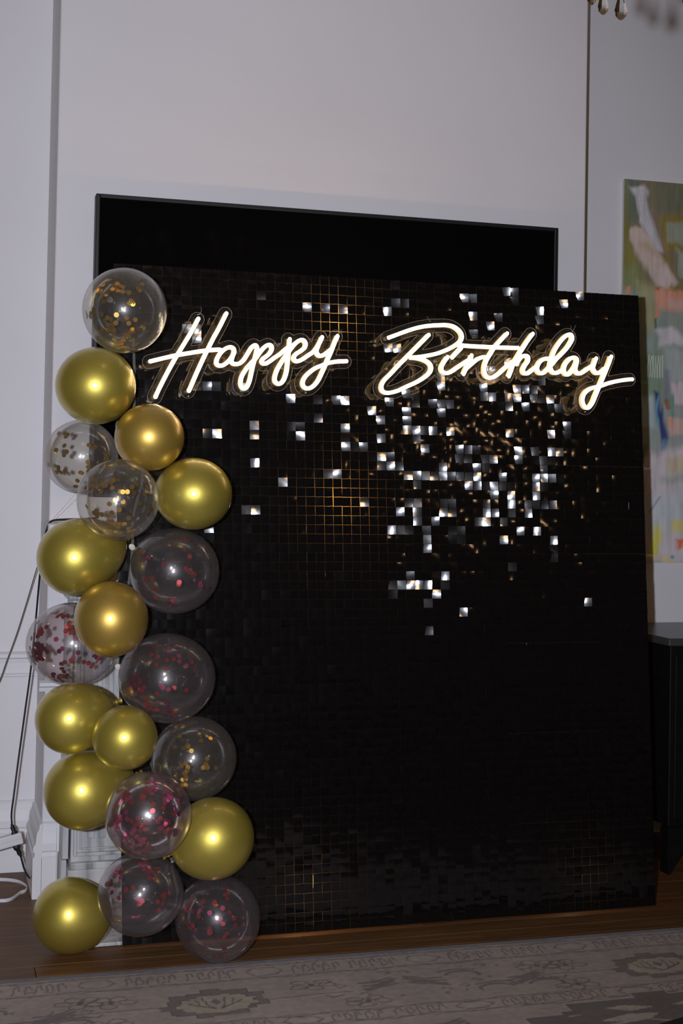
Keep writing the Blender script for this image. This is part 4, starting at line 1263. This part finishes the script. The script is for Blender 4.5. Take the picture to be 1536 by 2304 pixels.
# ------------------------------------------------------------------ abstract painting on the right wall
YPn = YW - .020
pa = at_y(1404.5, 402, YPn)
pb = at_y(1412, 1266, YPn)
PWd, PHt = .78, pa.z - pb.z
NX, NY = 200, 360
pxs = at_y(1536, 800, YPn).x - at_y(1405, 800, YPn).x
pv = Canvas(1405, 1405 + 131 * PWd / pxs, 403, 1266, NX, NY, (.40, .42, .40))
n1 = smooth_noise(NX + 1, NY + 1, 14, 10, 11) - .5; n2 = smooth_noise(NX + 1, NY + 1, 50, 30, 12) - .5; n3 = smooth_noise(NX + 1, NY + 1, 90, 14, 13) - .5
n4 = smooth_noise(NX + 1, NY + 1, 14, 10, 14) - .5
jit = (n1 * 14 + n2 * 7 + n3 * 2, n4 * 16 + n2 * 6 + n3 * 3)
def srgb(r, g, b, k=1.75):
    f_ = lambda c: (c / 255 / 12.92 if c / 255 <= .04045 else ((c / 255 + .055) / 1.055) ** 2.4) * k
    return (min(.85, f_(r)), min(.85, f_(g)), min(.85, f_(b)))
def P(pts, c, soft=8, op=.9): pv.poly(pts, srgb(*c), soft, op, jit)
R_ = 1405 + 131 * PWd / pxs
P([(1400, 400), (R_, 400), (R_, 660), (1400, 660)], (108, 100, 78), 6, 1)
P([(1400, 420), (1418, 420), (1422, 640), (1400, 640)], (112, 106, 45), 10)
P([(1400, 400), (1440, 400), (1434, 500), (1416, 500)], (84, 100, 88), 12, .8)
P([(1470, 404), (R_, 410), (R_, 480), (1480, 470)], (92, 96, 76), 14)
P([(1484, 480), (R_, 470), (R_, 520), (1500, 560), (1524, 640), (1500, 640), (1482, 520)], (120, 102, 36), 9)
P([(1500, 492), (R_, 500), (R_, 545), (1505, 542)], (126, 132, 118), 5)
P([(1528, 555), (1560, 550), (1565, 610), (1528, 612)], (132, 140, 130), 4)
P([(1400, 560), (1432, 560), (1450, 640), (1405, 650)], (118, 112, 52), 9)
P([(1400, 610), (1440, 600), (1452, 700), (1400, 700)], (112, 124, 84), 12, .8)
P([(1452, 455), (1480, 480), (1500, 560), (1480, 560), (1456, 500)], (120, 104, 92), 10, .8)
# white dribbled stroke and pale pink mass
P([(1417, 425), (1430, 418), (1450, 416), (1459, 430), (1455, 450), (1464, 480), (1478, 520), (1490, 560), (1476, 560), (1456, 520), (1440, 500), (1436, 470), (1430, 440)], (176, 172, 176), 5, .95)
for dx in (0, 6, 12, 18):
    pv.line([(1432 + dx, 424), (1440 + dx, 470), (1452 + dx, 510), (1474 + dx, 556)], 1.5, srgb(140, 142, 145), .8, .7)
P([(1418, 520), (1432, 512), (1452, 518), (1470, 545), (1492, 580), (1514, 610), (1520, 625), (1500, 642), (1478, 640), (1462, 620), (1446, 590), (1432, 560), (1420, 545)], (168, 152, 142), 5, .95)
P([(1446, 552), (1466, 552), (1480, 575), (1458, 570)], (140, 126, 100), 8, .7)
P([(1470, 600), (1500, 590), (1520, 622), (1490, 640)], (176, 160, 154), 6, .8)
P([(1400, 660), (R_, 650), (R_, 790), (1400, 790)], (116, 132, 122), 14, .9)
P([(1440, 640), (1482, 640), (1480, 740), (1450, 740)], (140, 136, 98), 10, .85)
P([(1410, 650), (1424, 648), (1424, 668), (1410, 668)], (190, 128, 104), 3)
P([(1476, 645), (1520, 640), (R_, 652), (R_, 690), (1480, 695)], (196, 130, 104), 5)
P([(1500, 660), (R_, 655), (R_, 682), (1505, 684)], (172, 140, 130), 6, .8)
P([(1478, 690), (1492, 700), (1486, 715), (1476, 708)], (206, 120, 92), 3)
P([(1476, 645), (1490, 642), (1486, 650)], (130, 60, 34), 3)
P([(1500, 690), (R_, 690), (R_, 760), (1500, 745)], (122, 124, 116), 10, .8)
P([(1474, 715), (1482, 715), (1483, 740), (1477, 742)], (40, 74, 78), 3)
P([(1400, 735), (1428, 735), (1430, 832), (1400, 832)], (186, 82, 34), 4, .95)
P([(1478, 742), (1500, 735), (1525, 735), (1545, 760), (1530, 770), (1485, 785), (1490, 760)], (174, 170, 172), 5, .9)
P([(1440, 790), (1500, 785), (1500, 900), (1440, 900)], (108, 128, 104), 12)
P([(1500, 780), (R_, 775), (R_, 860), (1505, 860)], (142, 150, 144), 10)
for q in range(7):
    x0 = 1463 + q * 5.2
    pv.line([(x0 + 2, 798 + (q % 2) * 2), (x0 - 1 + q * .3, 848)], .95, srgb(190, 200, 180), .6, .85)
P([(1425, 885), (1478, 885), (1482, 960), (1425, 960)], (146, 164, 162), 6)
P([(1425, 958), (1490, 958), (1486, 1000), (1425, 1005)], (128, 140, 130), 8)
P([(1500, 830), (1512, 830), (1510, 900), (1500, 900)], (94, 98, 116), 7, .8)
P([(1514, 858), (R_, 855), (R_, 905), (1520, 902)], (176, 162, 164), 4)
P([(1500, 892), (1510, 890), (1515, 912), (1506, 916)], (136, 62, 44), 2)
P([(1506, 880), (1520, 882), (1524, 930), (1512, 930)], (84, 124, 104), 4, .8)
P([(1508, 935), (R_, 932), (R_, 980), (1512, 978)], (176, 150, 138), 5)
P([(1509, 934), (1517, 934), (1515, 958), (1509, 956)], (214, 126, 98), 2)
P([(1477, 874), (1490, 880), (1498, 930), (1508, 985), (1507, 1000), (1492, 990), (1486, 940)], (38, 54, 96), 3, .97)
P([(1488, 880), (1492, 890), (1486, 970), (1482, 900)], (96, 140, 160), 2, .8)
P([(1490, 985), (1508, 985), (1508, 1015), (1494, 1010)], (88, 112, 140), 4, .85)
# lower pale field
P([(1400, 1020), (R_, 1000), (R_, 1270), (1400, 1270)], (176, 168, 170), 10)
P([(1400, 960), (1440, 960), (1440, 1040), (1400, 1040)], (150, 158, 152), 10, .9)
P([(1448, 1000), (1468, 1000), (1462, 1042), (1455, 1045)], (100, 112, 96), 3, .95)
P([(1505, 1030), (R_, 1028), (R_, 1060), (1505, 1062)], (168, 156, 128), 8, .9)
P([(1488, 1066), (R_, 1062), (R_, 1080), (1490, 1080)], (140, 146, 138), 6, .8)
P([(1400, 1110), (R_, 1095), (R_, 1180), (1400, 1200)], (160, 168, 170), 14, .8)
pv.line([(1472, 1152), (1482, 1136), (1494, 1118)], 2.6, srgb(130, 124, 132), .9, .8)
P([(1480, 1190), (1494, 1184), (1496, 1215), (1490, 1250), (1478, 1262), (1464, 1254), (1474, 1230)], (206, 178, 60), 7, .9)
P([(1520, 1170), (1540, 1165), (1545, 1195), (1525, 1196)], (190, 170, 84), 6, .8)
P([(1498, 1252), (1530, 1250), (1528, 1266), (1500, 1266)], (206, 160, 80), 5, .6)
P([(1532, 1212), (1548, 1210), (1546, 1236), (1534, 1236)], (186, 88, 48), 3)
pv.ell(1524, 1253, 4.5, 4, srgb(70, 140, 158), .5)
for q in range(60):
    rr = random.Random(500 + q)
    x, y = rr.uniform(1560, R_), rr.uniform(410, 1250)
    P([(x - rr.uniform(6, 26), y - rr.uniform(6, 40)), (x + rr.uniform(6, 26), y - rr.uniform(6, 40)), (x + rr.uniform(6, 22), y + rr.uniform(8, 40)), (x - rr.uniform(6, 22), y + rr.uniform(8, 40))],
      rr.choice([(176, 168, 170), (120, 132, 104), (146, 164, 162), (196, 130, 104), (206, 178, 60), (112, 106, 45), (38, 54, 96)]), 6, .7)
pv.C *= (1 + .22 * n3 + .16 * n2)[..., None]
pnt = thing('painting', 'abstract oil painting in greens, pinks and blues on the wall above the black cabinet', 'painting', (pa.x, YPn, pb.z))
ivp = Matrix.Translation(-pnt.location)
pm = pigment_mat('oil_paint', .6, 40, .5, (1, 1, 3))
me = grid_mesh('canvas', Vector((pa.x, YPn, pb.z)), Vector((PWd, 0, 0)), Vector((0, 0, PHt)), NX, NY, pv.C[::-1], .002, pm)
o = link('canvas', me, pnt); o.matrix_parent_inverse = ivp
M['canvas_edge'] = mat('raw_canvas_edge', (.62, .58, .54), .8)
o = MB().box(pa.x + .002, pa.x + PWd - .002, YPn + .0022, YW - .002, pb.z + .002, pb.z + PHt - .002).obj('stretcher', M['canvas_edge'], pnt); o.matrix_parent_inverse = ivp

# ------------------------------------------------------------------ chandelier: only its lowest crystal drops hang into view
zc = 2.42
hub = at_depth(1640, -330, zc)
ch = thing('chandelier', 'crystal chandelier with cut glass drops hanging at the top right', 'chandelier', hub)
ivc = Matrix.Translation(-hub)
def in_ch(mb, name, mt, par=None):
    o = mb.obj(name, mt, par or ch)
    if par is None: o.matrix_parent_inverse = ivc
    return o
in_ch(MB().lathe([(0, -.10), (.018, -.095), (.03, -.07), (.02, -.045), (.035, -.01), (.045, .02), (.02, .05), (.014, .12), (.022, .16), (.010, .20), (0, .20)], hub, (0, 0, 1), 20), 'stem', M['brass'])
in_ch(MB().tube([hub + Vector((0, 0, .2)), Vector((hub.x, hub.y, ZC - .03))], .005, 8), 'chain_rod', M['brass'])
in_ch(MB().lathe([(0, 0), (.06, 0), (.055, -.02), (.02, -.03), (0, -.03)], (hub.x, hub.y, ZC), (0, 0, 1), 20), 'ceiling_rose', M['brass'])
for k in range(6):
    a = math.pi / 3 * k + .25
    d = Vector((math.cos(a), math.sin(a), 0))
    arm = in_ch(MB().tube(catmull([hub + Vector((0, 0, .01)), hub + d * .10 + Vector((0, 0, -.05)), hub + d * .21 + Vector((0, 0, -.03)), hub + d * .26 + Vector((0, 0, .05))], 6), .0055, 8), 'arm', M['brass'])
    tip = hub + d * .26 + Vector((0, 0, .05))
    in_ch(MB().lathe([(0, 0), (.03, .002), (.036, .012), (.03, .010), (.009, .012), (.009, .075), (0, .075)], tip, (0, 0, 1), 16), 'candle_cup', M['brass'], arm)
    in_ch(MB().lathe([(.006, .075), (.013, .09), (.014, .105), (.007, .13), (0, .145)], tip, (0, 0, 1), 14), 'bulb', M['bulb'], arm)
def drop(p, h, wdt):
    """faceted pear drop hanging from p"""
    m_ = MB().lathe([(0, 0), (wdt * .16, -.04 * h), (wdt * .22, -.22 * h), (wdt * .38, -.45 * h), (wdt * .5, -.68 * h), (wdt * .42, -.84 * h), (wdt * .2, -.95 * h), (0, -h)], p, (0, 0, 1), 8, False, 1.0, .62, (1, .3, 0))
    in_ch(m_, 'crystal_drop', M['crystal'])
    in_ch(MB().lathe([(0, 0), (.0022, 0), (.0022, .010), (0, .010)], p, (0, 0, 1), 8), 'drop_pin', M['brass'])
for px, py, hh, ww, dz in ((1330, 12, .05, .022, 2.44), (1356, 34, .046, .024, 2.42), (1396, 46, .052, .028, 2.40), (1545, 14, .05, .026, 2.46), (1438, -16, .05, .026, 2.55), (1480, -22, .05, .026, 2.36), (1590, -4, .05, .026, 2.5)):
    tip = at_depth(px, py, dz)
    drop(tip + Vector((0, 0, hh)), hh, ww)
    pts = [tip + Vector((0, 0, hh + .009)), tip + Vector((0, 0, hh + .05)), hub + (tip - hub) * .55 + Vector((0, 0, .02)), hub + Vector((0, 0, -.02))]
    in_ch(MB().tube(catmull(pts, 5), .0012, 6), 'drop_wire', M['brass'])
bpy.context.view_layer.update()
